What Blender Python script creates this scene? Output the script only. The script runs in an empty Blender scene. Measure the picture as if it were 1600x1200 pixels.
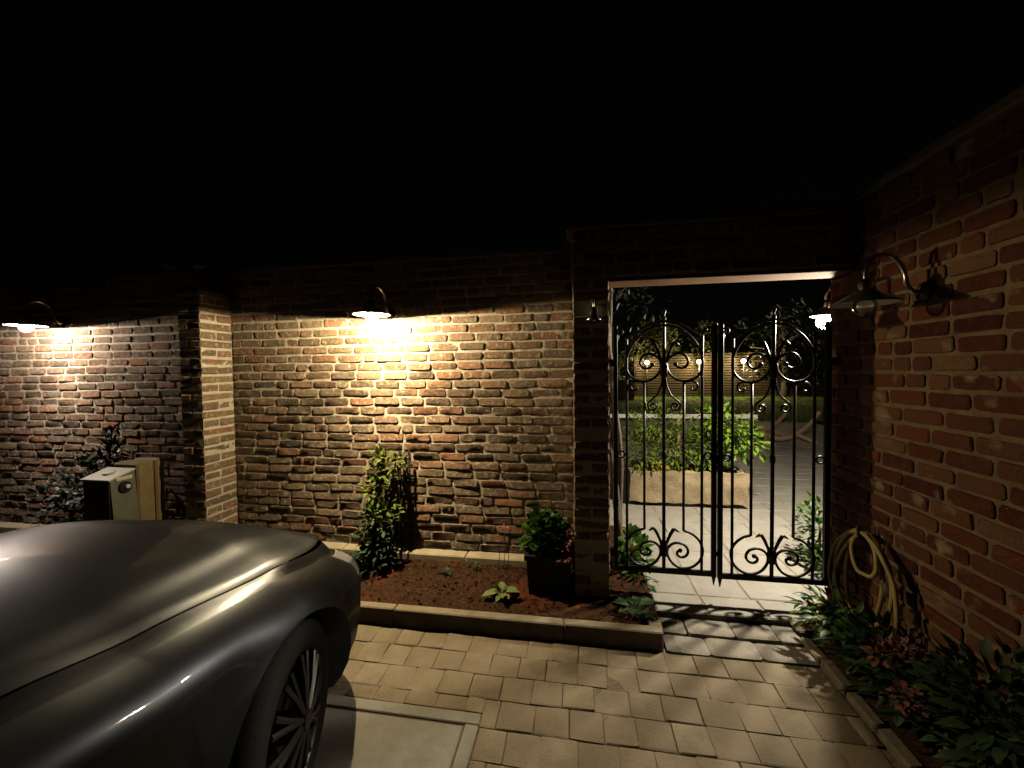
import bpy, math, random
from mathutils import Vector, Matrix, noise
R = math.radians
sc = bpy.context.scene
COL = sc.collection
# ------------------------------------------------------------------ camera
F_PX = 620.0
cam_d = bpy.data.cameras.new('camera'); cam = bpy.data.objects.new('camera', cam_d); COL.objects.link(cam)
cam_d.sensor_width = 36.0; cam_d.lens = F_PX/1600*36.0; cam_d.clip_start = 0.02; cam_d.clip_end = 400
CM = Matrix.Rotation(R(9.2), 4, 'Z') @ Matrix.Rotation(R(90-1.8), 4, 'X') @ Matrix.Rotation(R(-0.67), 4, 'Z')
CM.translation = Vector((0, 0, 1.5))
cam.matrix_world = CM
sc.camera = cam
CMI = CM.inverted()
def proj(p):
    q = CMI @ Vector(p)
    if q.z > -0.05: return (-9999, -9999, 0.01)
    return (800+F_PX*q.x/-q.z, 600-F_PX*q.y/-q.z, -q.z)
# ------------------------------------------------------------------ sky (night)
w = bpy.data.worlds.new('World'); sc.world = w; w.use_nodes = True
nt = w.node_tree
sky = nt.nodes.new('ShaderNodeTexSky'); sky.sky_type = 'NISHITA'; sky.sun_disc = False
sky.sun_elevation = R(4); sky.sun_rotation = R(200)
nt.nodes['Background'].inputs['Strength'].default_value = 0.0003
nt.links.new(sky.outputs[0], nt.nodes['Background'].inputs['Color'])
sc.view_settings.view_transform = 'Standard'; sc.view_settings.look = 'None'
sc.view_settings.exposure = 0.0; sc.view_settings.gamma = 1.0
sc.render.engine = 'CYCLES'; sc.cycles.diffuse_bounces = 1

# ------------------------------------------------------------------ materials
MATS = {}
def mat(name, col=(.5,.5,.5), rough=.7, metal=0, col2=None, nscale=20, bump=0, bscale=60, rnd=None, coat=0, spec=.5,
        detail=6, bdist=.01, ramp=(.35,.65), stain=None, trans=0, coatr=.05):
    """procedural principled material; rnd = list of colours picked per piece"""
    m = bpy.data.materials.new(name); m.use_nodes = True; MATS[name] = m
    n = m.node_tree.nodes; l = m.node_tree.links; b = n['Principled BSDF']
    b.inputs['Roughness'].default_value = rough; b.inputs['Metallic'].default_value = metal
    b.inputs['Coat Weight'].default_value = coat; b.inputs['Coat Roughness'].default_value = coatr
    b.inputs['Specular IOR Level'].default_value = spec
    geo = n.new('ShaderNodeNewGeometry'); oi = n.new('ShaderNodeObjectInfo')
    tc = n.new('ShaderNodeTexCoord')
    vec = geo.outputs['Position']
    cur = None
    if rnd:
        add = n.new('ShaderNodeMath'); add.operation = 'ADD'
        l.new(oi.outputs['Random'], add.inputs[0]); l.new(geo.outputs['Random Per Island'], add.inputs[1])
        fr = n.new('ShaderNodeMath'); fr.operation = 'FRACT'; l.new(add.outputs[0], fr.inputs[0])
        cr = n.new('ShaderNodeValToRGB'); cr.color_ramp.interpolation = 'LINEAR'
        e = cr.color_ramp.elements
        for i, c in enumerate(rnd):
            p = i/max(1, len(rnd)-1)
            if i == 0: el = e[0]; el.position = 0
            elif i == len(rnd)-1: el = e[1] if len(rnd) == 2 else e[-1]; el.position = 1
            else: el = e.new(p)
            el.color = (*c, 1)
        l.new(fr.outputs[0], cr.inputs[0]); cur = cr.outputs[0]
    if col2 is not None:
        nz = n.new('ShaderNodeTexNoise'); nz.inputs['Scale'].default_value = nscale; nz.inputs['Detail'].default_value = detail
        nz.inputs['Roughness'].default_value = .65
        l.new(vec, nz.inputs['Vector'])
        cr2 = n.new('ShaderNodeValToRGB'); cr2.color_ramp.elements[0].position = ramp[0]; cr2.color_ramp.elements[1].position = ramp[1]
        l.new(nz.outputs['Fac'], cr2.inputs[0])
        mx = n.new('ShaderNodeMix'); mx.data_type = 'RGBA'
        l.new(cr2.outputs[0], mx.inputs['Factor'])
        if cur is None: mx.inputs['A'].default_value = (*col, 1)
        else: l.new(cur, mx.inputs['A'])
        mx.inputs['B'].default_value = (*col2, 1); cur = mx.outputs['Result']
    if stain is not None:
        sz, scol, lo, hi = stain
        nz = n.new('ShaderNodeTexNoise'); nz.inputs['Scale'].default_value = sz; nz.inputs['Detail'].default_value = 8
        l.new(vec, nz.inputs['Vector'])
        cr3 = n.new('ShaderNodeValToRGB'); cr3.color_ramp.elements[0].position = lo; cr3.color_ramp.elements[1].position = hi
        l.new(nz.outputs['Fac'], cr3.inputs[0])
        mx = n.new('ShaderNodeMix'); mx.data_type = 'RGBA'; l.new(cr3.outputs[0], mx.inputs['Factor'])
        if cur is None: mx.inputs['A'].default_value = (*col, 1)
        else: l.new(cur, mx.inputs['A'])
        mx.inputs['B'].default_value = (*scol, 1); cur = mx.outputs['Result']
    if cur is None: b.inputs['Base Color'].default_value = (*col, 1)
    else: l.new(cur, b.inputs['Base Color'])
    if bump:
        nb = n.new('ShaderNodeTexNoise'); nb.inputs['Scale'].default_value = bscale; nb.inputs['Detail'].default_value = 8
        nb.inputs['Roughness'].default_value = .7
        l.new(vec, nb.inputs['Vector'])
        bp = n.new('ShaderNodeBump'); bp.inputs['Strength'].default_value = bump; bp.inputs['Distance'].default_value = bdist
        l.new(nb.outputs['Fac'], bp.inputs['Height']); l.new(bp.outputs[0], b.inputs['Normal'])
    if trans:
        # leaf: part of the light passes through
        tr = n.new('ShaderNodeBsdfTranslucent'); ms = n.new('ShaderNodeMixShader'); ms.inputs[0].default_value = trans
        if cur is None: tr.inputs[0].default_value = (*col, 1)
        else: l.new(cur, tr.inputs[0])
        l.new(b.outputs[0], ms.inputs[1]); l.new(tr.outputs[0], ms.inputs[2])
        l.new(ms.outputs[0], n['Material Output'].inputs['Surface'])
    return m
mat('brick_old', rnd=[(.30,.20,.125),(.20,.15,.10),(.34,.24,.155),(.19,.15,.105),(.29,.21,.135),(.42,.19,.105),(.24,.175,.115),(.37,.26,.165),(.21,.165,.12),(.38,.20,.12),(.27,.195,.125)],
    col2=(.125,.098,.072), nscale=34, ramp=(.46,.74), stain=(30,(.48,.41,.30),.56,.67), bump=1, bscale=48, rough=.9, spec=.2, bdist=.014)
mat('mortar_old', (.70,.64,.51), col2=(.56,.50,.38), nscale=16, bump=1, bscale=90, rough=.95, spec=.15, bdist=.008)
mat('brick_red', rnd=[(.13,.030,.015),(.165,.056,.025),(.075,.018,.011),(.195,.098,.045),(.05,.014,.010),(.135,.037,.017),(.20,.115,.057),(.085,.021,.012),(.17,.08,.036)],
    col2=(.13,.05,.03), nscale=22, ramp=(.45,.8), stain=(9,(.32,.25,.15),.60,.74), bump=1, bscale=55, rough=.88, spec=.2, bdist=.014)
mat('mortar_red', (.23,.16,.085), col2=(.15,.10,.055), nscale=14, bump=.8, bscale=90, rough=.95, spec=.15)
mat('coping', (.20,.16,.11), col2=(.13,.105,.075), nscale=9, bump=.5, bscale=60, rough=.9)
mat('soffit', (.24,.125,.06), col2=(.17,.085,.04), nscale=7, bump=.3, bscale=40, rough=.9, spec=.1)
mat('paver', rnd=[(.30,.245,.165),(.265,.215,.15),(.32,.265,.18),(.25,.20,.135),(.285,.23,.155)], col2=(.215,.175,.115), nscale=10, ramp=(.4,.75),
    stain=(3.2,(.20,.16,.105),.50,.78), bump=.7, bscale=90, rough=.82, spec=.3, bdist=.006)
mat('paver_grey', rnd=[(.31,.285,.235),(.35,.32,.265),(.28,.255,.21)], col2=(.22,.20,.165), nscale=12, bump=.6, bscale=80, rough=.75, bdist=.006)
mat('joint_sand', (.26,.21,.14), col2=(.15,.12,.075), nscale=30, bump=.8, bscale=200, rough=.95)
mat('flag', rnd=[(.42,.40,.355),(.38,.365,.325),(.45,.43,.38),(.40,.38,.33)], col2=(.31,.29,.245), nscale=7, ramp=(.4,.8), bump=.5, bscale=45, rough=.7, spec=.35, bdist=.006)
mat('flag_joint', (.46,.41,.32), col2=(.26,.22,.15), nscale=6, bump=.6, bscale=150, rough=.95)
mat('concrete', (.34,.33,.29), col2=(.26,.25,.21), nscale=9, bump=.35, bscale=120, rough=.85, stain=(3.5,(.22,.20,.15),.5,.75))
mat('kerb', (.33,.28,.20), col2=(.22,.18,.12), nscale=8, bump=.5, bscale=100, rough=.9)
mat('ledge', (.50,.43,.30), col2=(.38,.31,.20), nscale=10, bump=.4, bscale=100, rough=.9)
mat('soil', (.085,.040,.019), col2=(.035,.019,.010), nscale=45, bump=1, bscale=160, rough=.95, spec=.15, stain=(4,(.16,.042,.018),.52,.72))
mat('iron', (.012,.0115,.011), rough=.45, bump=.25, bscale=120, spec=.5, bdist=.003)
mat('enamel', (.05,.05,.048), rough=.3, spec=.5, col2=(.035,.035,.033), nscale=30)
mat('enamel_in', (.75,.72,.65), rough=.4)
mat('steel', (.45,.43,.40), rough=.25, metal=1)
mat('brass', (.35,.25,.13), rough=.35, metal=1)
mat('carpaint', (.046,.052,.061), rough=.36, metal=.8, coat=.4, coatr=.035, spec=.5, col2=(.042,.048,.057), nscale=900, detail=1)
mat('cardark', (.008,.008,.008), rough=.7)
mat('rubber', (.012,.012,.012), rough=.8, bump=.3, bscale=150)
mat('alloy', (.10,.097,.093), rough=.42, metal=.8)
mat('plastic_black', (.012,.012,.013), rough=.45)
mat('hood_grey', (.15,.155,.115), rough=.55, col2=(.12,.125,.09), nscale=12)
mat('panel_tan', (.24,.18,.09), rough=.6, col2=(.18,.13,.06), nscale=10, stain=(6,(.2,.14,.06),.55,.75))
mat('plate_white', (.62,.60,.56), rough=.4)
mat('front_shade', (.035,.025,.018), rough=.6)
mat('hose', (.42,.30,.11), rough=.6, col2=(.30,.21,.08), nscale=18)
mat('hose_joint', (.08,.06,.03), rough=.6)
mat('terracotta', (.32,.15,.08), rough=.85, col2=(.38,.25,.16), nscale=9, bump=.4)
mat('planter', (.012,.013,.013), rough=.5, col2=(.02,.02,.02), nscale=12)
mat('trough', (.50,.40,.25), col2=(.36,.27,.16), nscale=7, bump=1, bscale=40, rough=.95, stain=(4,(.30,.24,.14),.5,.7), bdist=.012)
mat('bark', (.22,.185,.14), col2=(.10,.08,.055), nscale=24, bump=1, bscale=60, rough=.9)
mat('bark_dark', (.08,.06,.04), col2=(.04,.03,.02), nscale=24, bump=1, bscale=60, rough=.9)
mat('leaf_lime', rnd=[(.16,.30,.02),(.22,.36,.03),(.11,.23,.02)], rough=.5, trans=.35)
mat('leaf_mid', rnd=[(.045,.12,.015),(.075,.17,.02),(.03,.085,.012)], rough=.42, trans=.25)
mat('leaf_yel', rnd=[(.12,.20,.015),(.19,.26,.025),(.07,.13,.012)], rough=.62, trans=.3)
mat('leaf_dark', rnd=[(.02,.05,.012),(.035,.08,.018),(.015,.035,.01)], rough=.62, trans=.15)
mat('leaf_black', rnd=[(.006,.014,.004),(.010,.022,.006),(.004,.010,.003)], rough=.5, trans=.1)
mat('leaf_hosta', rnd=[(.14,.22,.05),(.20,.27,.08),(.28,.31,.13)], rough=.5, trans=.25)
mat('leaf_olive', rnd=[(.07,.085,.02),(.10,.11,.03),(.05,.06,.015)], rough=.6, trans=.2)
mat('petal_pink', rnd=[(.45,.16,.13),(.52,.24,.18),(.36,.10,.09)], rough=.7, trans=.3)
mat('petal_dull', rnd=[(.16,.05,.035),(.20,.08,.05),(.10,.03,.025)], rough=.8)
mat('petal_yellow', rnd=[(.65,.45,.04),(.72,.55,.10)], rough=.7, trans=.2)
mat('table_white', (.74,.72,.68), rough=.4)
mat('wood', (.62,.42,.25), col2=(.50,.32,.18), nscale=14, rough=.55)
mat('slat', (.075,.052,.024), col2=(.05,.035,.017), nscale=6, rough=.7)
mat('lawn', (.10,.15,.02), col2=(.07,.11,.015), nscale=5, bump=1, bscale=80, rough=.9)
mat('blade', rnd=[(.09,.16,.02),(.12,.19,.025),(.07,.12,.015)], rough=.6, trans=.2)
mat('earth', (.07,.06,.04), col2=(.045,.04,.03), nscale=2, rough=.95)
mat('reflector', (.62,.60,.56), rough=.5)
mat('chrome', (.7,.7,.7), rough=.08, metal=1)
# glass kinds
def glass_mat(name, tint, tfac, white):
    m = bpy.data.materials.new(name); m.use_nodes = True; MATS[name] = m
    n = m.node_tree.nodes; l = m.node_tree.links; n.remove(n['Principled BSDF'])
    t = n.new('ShaderNodeBsdfTransparent'); t.inputs[0].default_value = (*tint, 1)
    g = n.new('ShaderNodeBsdfGlossy'); g.inputs['Roughness'].default_value = .03
    fz = n.new('ShaderNodeFresnel'); fz.inputs[0].default_value = 1.45
    tl = n.new('ShaderNodeBsdfTranslucent'); tl.inputs[0].default_value = (*white, 1)
    m1 = n.new('ShaderNodeMixShader'); m1.inputs[0].default_value = tfac
    l.new(t.outputs[0], m1.inputs[1]); l.new(tl.outputs[0], m1.inputs[2])
    m2 = n.new('ShaderNodeMixShader'); l.new(fz.outputs[0], m2.inputs[0]); l.new(m1.outputs[0], m2.inputs[1]); l.new(g.outputs[0], m2.inputs[2])
    l.new(m2.outputs[0], n['Material Output'].inputs['Surface'])
glass_mat('bulb_glass', (.97,.97,.95), .025, (.9,.85,.75))
glass_mat('bulb_glass_off', (.80,.78,.70), .25, (.8,.75,.6))
glass_mat('car_glass', (.08,.09,.09), .0, (0,0,0))
glass_mat('lens_glass', (.9,.9,.9), .12, (.8,.8,.8))
def emit_mat(name, col, s):
    m = bpy.data.materials.new(name); m.use_nodes = True; MATS[name] = m
    n = m.node_tree.nodes; n.remove(n['Principled BSDF'])
    e = n.new('ShaderNodeEmission'); e.inputs[0].default_value = (*col, 1); e.inputs[1].default_value = s
    m.node_tree.links.new(e.outputs[0], n['Material Output'].inputs['Surface'])

# ------------------------------------------------------------------ mesh helpers
def wloc(o):
    v = Vector((0, 0, 0))
    while o is not None: v = v + o.location; o = o.parent
    return v
def tag(o, label=None, cat=None, group=None, kind=None):
    if label: o['label'] = label
    if cat: o['category'] = cat
    if group: o['group'] = group
    if kind: o['kind'] = kind
    return o
def empty(name, loc, label=None, cat=None, group=None, kind=None):
    o = bpy.data.objects.new(name, None); COL.objects.link(o); o.location = loc; o.empty_display_size = .1
    return tag(o, label, cat, group, kind)
class MB:
    def __init__(s): s.v = []; s.f = []
    def add(s, vs, fs):
        k = len(s.v); s.v.extend(tuple(p) for p in vs); s.f.extend(tuple(i+k for i in f) for f in fs); return s
    def box(s, a, b):
        x0,y0,z0 = a; x1,y1,z1 = b
        return s.add([(x0,y0,z0),(x1,y0,z0),(x1,y1,z0),(x0,y1,z0),(x0,y0,z1),(x1,y0,z1),(x1,y1,z1),(x0,y1,z1)],
            [(0,3,2,1),(4,5,6,7),(0,1,5,4),(1,2,6,5),(2,3,7,6),(3,0,4,7)])
    def bbox(s, a, b, c=.006, j=0, rng=None):
        """box with chamfered edges, optionally jittered"""
        x0,y0,z0 = a; x1,y1,z1 = b; c = min(c, (x1-x0)*.4, (y1-y0)*.4, (z1-z0)*.4)
        k = len(s.v)
        idx = {}
        for ix, x in enumerate((x0, x1)):
            for iy, y in enumerate((y0, y1)):
                for iz, z in enumerate((z0, z1)):
                    sx, sy, sz = (1 if ix == 0 else -1), (1 if iy == 0 else -1), (1 if iz == 0 else -1)
                    jj = [rng.uniform(-j, j) for _ in range(3)] if rng else (0,0,0)
                    for ax in range(3):
                        p = [x+sx*c+jj[0], y+sy*c+jj[1], z+sz*c+jj[2]]
                        p[ax] = (x, y, z)[ax]+jj[ax]
                        idx[(ix,iy,iz,ax)] = len(s.v); s.v.append(tuple(p))
        I = idx; F = s.f
        def q(*t): F.append(tuple(I[i] for i in t))
        q((0,0,0,0),(0,0,1,0),(0,1,1,0),(0,1,0,0)); q((1,0,0,0),(1,1,0,0),(1,1,1,0),(1,0,1,0))
        q((0,0,0,1),(1,0,0,1),(1,0,1,1),(0,0,1,1)); q((0,1,0,1),(0,1,1,1),(1,1,1,1),(1,1,0,1))
        q((0,0,0,2),(0,1,0,2),(1,1,0,2),(1,0,0,2)); q((0,0,1,2),(1,0,1,2),(1,1,1,2),(0,1,1,2))
        for i in (0,1):
            for kk in (0,1):
                q((i,kk,0,0),(i,kk,0,1),(i,kk,1,1),(i,kk,1,0)); q((0,i,kk,1),(0,i,kk,2),(1,i,kk,2),(1,i,kk,1)); q((i,0,kk,0),(i,0,kk,2),(i,1,kk,2),(i,1,kk,0))
        for i in (0,1):
            for jn in (0,1):
                for kk in (0,1): q((i,jn,kk,0),(i,jn,kk,1),(i,jn,kk,2))
        return s
    def tube(s, pts, r, n=8, cap=True, flat=1.0):
        pts = [Vector(p) for p in pts]; rr = r if isinstance(r, (list, tuple)) else [r]*len(pts)
        k = len(s.v); up = None
        for i, p in enumerate(pts):
            t = (pts[min(i+1, len(pts)-1)]-pts[max(i-1, 0)])
            t = t.normalized() if t.length > 1e-9 else Vector((0,0,1))
            if up is None:
                up = Vector((0,1,0)) if abs(t.y) < .9 else Vector((1,0,0))
            a = (up - t*up.dot(t)); a = a.normalized() if a.length > 1e-6 else t.orthogonal().normalized()
            up = a; b = t.cross(a)
            for j in range(n):
                an = 2*math.pi*(j+.5)/n
                s.v.append(tuple(p + (a*math.cos(an)*flat + b*math.sin(an))*rr[i]))
        for i in range(len(pts)-1):
            for j in range(n):
                j2 = (j+1) % n
                s.f.append((k+i*n+j, k+i*n+j2, k+(i+1)*n+j2, k+(i+1)*n+j))
        if cap:
            s.f.append(tuple(k+j for j in range(n))[::-1]); e = k+(len(pts)-1)*n; s.f.append(tuple(e+j for j in range(n)))
        return s
    def lathe(s, prof, c=(0,0,0), n=24, axis='Z', M=None):
        k = len(s.v); c = Vector(c)
        for (r, h) in prof:
            for j in range(n):
                an = 2*math.pi*j/n
                if axis == 'Z': p = Vector((r*math.cos(an), r*math.sin(an), h))
                elif axis == 'X': p = Vector((h, r*math.cos(an), r*math.sin(an)))
                else: p = Vector((r*math.sin(an), h, r*math.cos(an)))
                if M: p = M @ p
                s.v.append(tuple(p+c))
        for i in range(len(prof)-1):
            for j in range(n):
                j2 = (j+1) % n
                s.f.append((k+i*n+j, k+i*n+j2, k+(i+1)*n+j2, k+(i+1)*n+j))
        return s
    def sphere(s, c, r, n=12, m=8, sc_=(1,1,1)):
        prof = [(r*math.sin(math.pi*i/m)+1e-5, -r*math.cos(math.pi*i/m)) for i in range(m+1)]
        k = len(s.v); s.lathe(prof, (0,0,0), n)
        for i in range(k, len(s.v)):
            x, y, z = s.v[i]; s.v[i] = (c[0]+x*sc_[0], c[1]+y*sc_[1], c[2]+z*sc_[2])
        return s
    def leaf(s, p, d, up, L, W, droop=.15, fold=.25):
        p = Vector(p); d = Vector(d).normalized(); up = Vector(up)
        x = d.cross(up); x = x.normalized() if x.length > 1e-5 else d.orthogonal().normalized()
        nrm = x.cross(d)
        def P(t, w, h): return p + d*(L*t) + x*(W*w) + nrm*(h*W - droop*L*t*t)
        return s.add([P(0,0,0), P(.3,-.42,fold*.4), P(.65,-.40,fold*.4), P(1,0,0), P(.65,.40,fold*.4), P(.3,.42,fold*.4), P(.35,0,0), P(.7,0,0)],
            [(0,6,1),(0,5,6),(1,6,7,2),(6,5,4,7),(2,7,3),(7,4,3)])
    def grid(s, fn, nu, nv):
        k = len(s.v)
        for j in range(nv+1):
            for i in range(nu+1): s.v.append(tuple(fn(i/nu, j/nv)))
        for j in range(nv):
            for i in range(nu):
                a = k+j*(nu+1)+i; s.f.append((a, a+1, a+nu+2, a+nu+1))
        return s
    def build(s, name, m, parent=None, smooth=True, label=None, cat=None, group=None, kind=None, sharp=None):
        base = wloc(parent) if parent else Vector((0,0,0))
        me = bpy.data.meshes.new(name)
        me.from_pydata([(x-base.x, y-base.y, z-base.z) for x, y, z in s.v], [], s.f)
        me.materials.append(MATS[m])
        if smooth:
            me.polygons.foreach_set('use_smooth', [True]*len(me.polygons))
            if sharp: me.set_sharp_from_angle(angle=R(sharp))
        me.update()
        o = bpy.data.objects.new(name, me); COL.objects.link(o)
        if parent: o.parent = parent
        return tag(o, label, cat, group, kind)
def copy_tree(o, parent=None):
    c = o.copy(); COL.objects.link(c); c.parent = parent
    for ch in o.children: copy_tree(ch, c)
    return c
def catmull(pts, n=6):
    P = [Vector(p) for p in pts]; out = []
    for i in range(len(P)-1):
        p0 = P[max(i-1,0)]; p1 = P[i]; p2 = P[i+1]; p3 = P[min(i+2,len(P)-1)]
        for k in range(n):
            t = k/n
            out.append(.5*((2*p1)+(-p0+p2)*t+(2*p0-5*p1+4*p2-p3)*t*t+(-p0+3*p1-3*p2+p3)*t**3))
    out.append(P[-1]); return out

# ------------------------------------------------------------------ bricks
def brick_mesh(rng, L, H, depth, rough, m, name='brick'):
    """one worn brick: front face towards -Y, centred in X and Z; shared by many brick objects"""
    c = min(H*.17, .010)
    hx, hz = L/2, H/2
    o = []
    def P(x, z): o.append([x+rng.uniform(-1,1)*rough, z+rng.uniform(-1,1)*rough*.7])
    P(-hx, -hz+c); P(-hx+c, -hz); P(-hx*.3, -hz); P(hx*.35, -hz); P(hx-c, -hz); P(hx, -hz+c)
    P(hx, hz-c); P(hx-c, hz); P(hx*.3, hz); P(-hx*.35, hz); P(-hx+c, hz); P(-hx, hz-c)
    n = len(o); tx = rng.uniform(-1,1)*rough*.5; tz = rng.uniform(-1,1)*rough*.6
    v = [(x, depth, z) for x, z in o] + [(x, -.001, z) for x, z in o]
    ins = .0042
    for x, z in o:
        xx = x-math.copysign(min(abs(x), ins), x); zz = z-math.copysign(min(abs(z), ins*.75), z)
        v.append((xx, -.0045+tx*x/hx+tz*z/hz+rng.uniform(-1,1)*rough*.4, zz))
    f = []
    for i in range(n):
        j = (i+1) % n; f.append((i, j, n+j, n+i)); f.append((n+i, n+j, 2*n+j, 2*n+i))
    a = 2*n
    f += [(a+0,a+1,a+10,a+11), (a+1,a+2,a+9,a+10), (a+2,a+3,a+8,a+9), (a+3,a+4,a+7,a+8), (a+4,a+5,a+6,a+7)]
    me = bpy.data.meshes.new(name); me.from_pydata(v, [], f); me.materials.append(MATS[m])
    me.polygons.foreach_set('use_smooth', [True]*len(me.polygons)); me.set_sharp_from_angle(angle=R(33)); me.update()
    return me, v, f
_r = random.Random(5)
BR_OLD = [brick_mesh(_r, .20, .059, .05, .0046, 'brick_old') for _ in range(26)]
BR_OLDH = [brick_mesh(_r, .10, .059, .05, .004, 'brick_old') for _ in range(8)]
BR_RED = [brick_mesh(_r, .19, .064, .05, .0036, 'brick_red') for _ in range(12)]
BR_REDH = [brick_mesh(_r, .09, .064, .05, .003, 'brick_red') for _ in range(5)]

def lay_face(th, org, ang, length, z0, z1, course, bl, joint, rng, stretch, heads, vis, bond=.5, headp=.08, proud=.004, limit=300, stuffmat='brick_old', rot=.012):
    """bricks on one wall face. org = left end at z=0 of the face seen from outside, ang = yaw of the face (front = local -Y)"""
    ca, sa = math.cos(ang), math.sin(ang); ux = Vector((ca, sa, 0)); ny = Vector((sa, -ca, 0))
    base = wloc(th); items = []
    nrow = int(round((z1-z0)/course)); ch = (z1-z0)/nrow
    for r in range(nrow):
        zc = z0+(r+.5)*ch
        u = -bl*(bond if r % 2 else 0) - rng.uniform(0, .25)*bl
        while u < length:
            isH = rng.random() < headp
            L = (bl*.49 if isH else bl)*rng.uniform(.92, 1.07)
            a, b = max(u, .003), min(u+L, length-.003); u += L+joint*rng.uniform(.7, 1.35)
            if b-a < .028: continue
            wob = .004*math.sin(a*2.3+r*.7)+.003*noise.noise((a*1.5, r*.35, ang*3))
            items.append(((a+b)/2, zc+wob+rng.uniform(-.002,.002), b-a, rng.uniform(.93,1.05)*(ch-joint*.95)))
    sel = []
    for k, (u, z, L, h) in enumerate(items):
        p = Vector(org)+ux*u; p.z = z; x, y, d = proj(p)
        if -15 < x < 1615 and -15 < y < 1215 and vis(x, y, z): sel.append((d*d/(L*h), k))
    sel.sort(); chosen = set(k for _, k in sel[:limit])
    mb = MB()
    for k, (u, z, L, h) in enumerate(items):
        pool, nl = (stretch, None) if L > bl*.66 else (heads, None)
        me, v, f = pool[rng.randrange(len(pool))]
        L0 = max(q[0] for q in v)-min(q[0] for q in v); H0 = max(q[2] for q in v)-min(q[2] for q in v)
        p = Vector(org)+ux*u+ny*(rng.uniform(-.3,1)*proud); p.z = z
        flip = rng.random() < .5
        sx, sz = L/L0, h/H0
        rl = rng.uniform(-rot, rot)
        if k in chosen:
            o = bpy.data.objects.new('brick', me); COL.objects.link(o); o.parent = th
            o.location = p-base; o.rotation_euler = (0, rl+(math.pi if flip else 0), ang); o.scale = (sx, 1, sz)
        else:
            c_, s_ = math.cos(rl+(math.pi if flip else 0)), math.sin(rl+(math.pi if flip else 0))
            M = []
            for (x, y, zz) in v:
                x2, z2 = x*sx, zz*sz; x3 = x2*c_+z2*s_; z3 = -x2*s_+z2*c_
                M.append(p+ux*x3-ny*y+Vector((0,0,z3)))
            mb.add(M, f)
    if mb.v: mb.build('brickwork', stuffmat, th, kind='stuff', sharp=33)
def mortar_face(mb, org, ang, length, z0, z1, res, amp, seed, rec=.003):
    ca, sa = math.cos(ang), math.sin(ang); ux = Vector((ca, sa, 0)); ny = Vector((sa, -ca, 0))
    def fn(a, b):
        p = Vector(org)+ux*(a*length); p.z = z0+(z1-z0)*b
        q = Vector((a*length, p.z, seed))
        e = min(a, 1-a)*length
        h = noise.noise(q*22)*.55+noise.noise(q*60)*.5+noise.noise(q*5)*.35
        return p+ny*(h*amp*min(1, e*60+.15)-rec)
    mb.grid(fn, max(2, int(length/res)), max(2, int((z1-z0)/res)))
def block_mesh(rng, sx, sy, sz, m, j=.003):
    mb = MB().bbox((-sx/2,-sy/2,-sz/2), (sx/2,sy/2,sz/2), .008, j, rng)
    me = bpy.data.meshes.new('brick'); me.from_pydata(mb.v, [], mb.f); me.materials.append(MATS[m])
    me.polygons.foreach_set('use_smooth', [True]*len(me.polygons)); me.set_sharp_from_angle(angle=R(38)); me.update(); return me
def brick_pier(th, x0, x1, y0, y1, z0, z1, course, nA, nB, m, mm, rng, joint=.013):
    """solid pier of bonded bricks; nA = (cols, rows) of bricks in odd courses, nB in even ones"""
    base = wloc(th); n = int(round((z1-z0)/course)); ch = (z1-z0)/n; pool = {}
    for r in range(n):
        cx, cy = nA if r % 2 else nB
        wx, wy = (x1-x0)/cx, (y1-y0)/cy
        for i in range(cx):
            for j in range(cy):
                key = (cx, cy)
                if key not in pool: pool[key] = [block_mesh(rng, wx-joint*(cx-1)/cx, wy-joint*(cy-1)/cy, ch-joint, m) for _ in range(6)]
                o = bpy.data.objects.new('brick', rng.choice(pool[key])); COL.objects.link(o); o.parent = th
                ex = (x0+x1)/2; ey = (y0+y1)/2
                ux = (i+.5)/cx; uy = (j+.5)/cy
                o.location = Vector((x0+wx*(i+.5)+rng.uniform(-.004,.004), y0+wy*(j+.5)+rng.uniform(-.004,.004), z0+ch*(r+.5)))-base
                o.rotation_euler = (rng.uniform(-.012,.012), rng.uniform(-.012,.012), rng.choice((0, math.pi))+rng.uniform(-.012,.012))
    c = .006
    mb = MB()
    for a, b in ((0,1),):
        mortar_face(mb, (x0+c, y0+c, 0), 0, x1-x0-2*c, z0, z1, .016, .004, 3, 0)
        mortar_face(mb, (x1-c, y0+c, 0), math.pi/2, y1-y0-2*c, z0, z1, .016, .004, 7, 0)
        mortar_face(mb, (x1-c, y1-c, 0), math.pi, x1-x0-2*c, z0, z1, .03, .004, 9, 0)
        mortar_face(mb, (x0+c, y1-c, 0), -math.pi/2, y1-y0-2*c, z0, z1, .016, .004, 11, 0)
    mb.build('mortar', mm, th)
    MB().box((x0+.012, y0+.012, z0), (x1-.012, y1-.012, z1-.002)).build('mortar_core', mm, th, smooth=False)
def coping(th, x0, x1, y0, y1, z, rng, step=.48, t=.05):
    x = x0
    while x < x1-.05:
        xe = min(x+step*rng.uniform(.95,1.05), x1)
        if x1-xe < .12: xe = x1
        MB().bbox((x+.002, y0+rng.uniform(-.003,.003), z), (xe-.002, y1, z+t+rng.uniform(-.002,.002)), .008, .001, rng).build('coping_stone', 'coping', th, sharp=35)
        x = xe

# ================================================================== LARGE STRUCTURE
WY = 2.91          # front face of the garden wall
PX0, PX1 = -3.03, -2.83   # pilaster
GY0, GY1 = 2.47, 2.67     # gate surround front / lintel back
RX = 1.52          # face of the wall on the right
TOP = 2.345
# ground sheet
MB().grid(lambda a, b: (-70+140*a, -30+120*b, -.06), 14, 12).build('ground', 'earth', None, kind='structure')
rng = random.Random(11)
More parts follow.
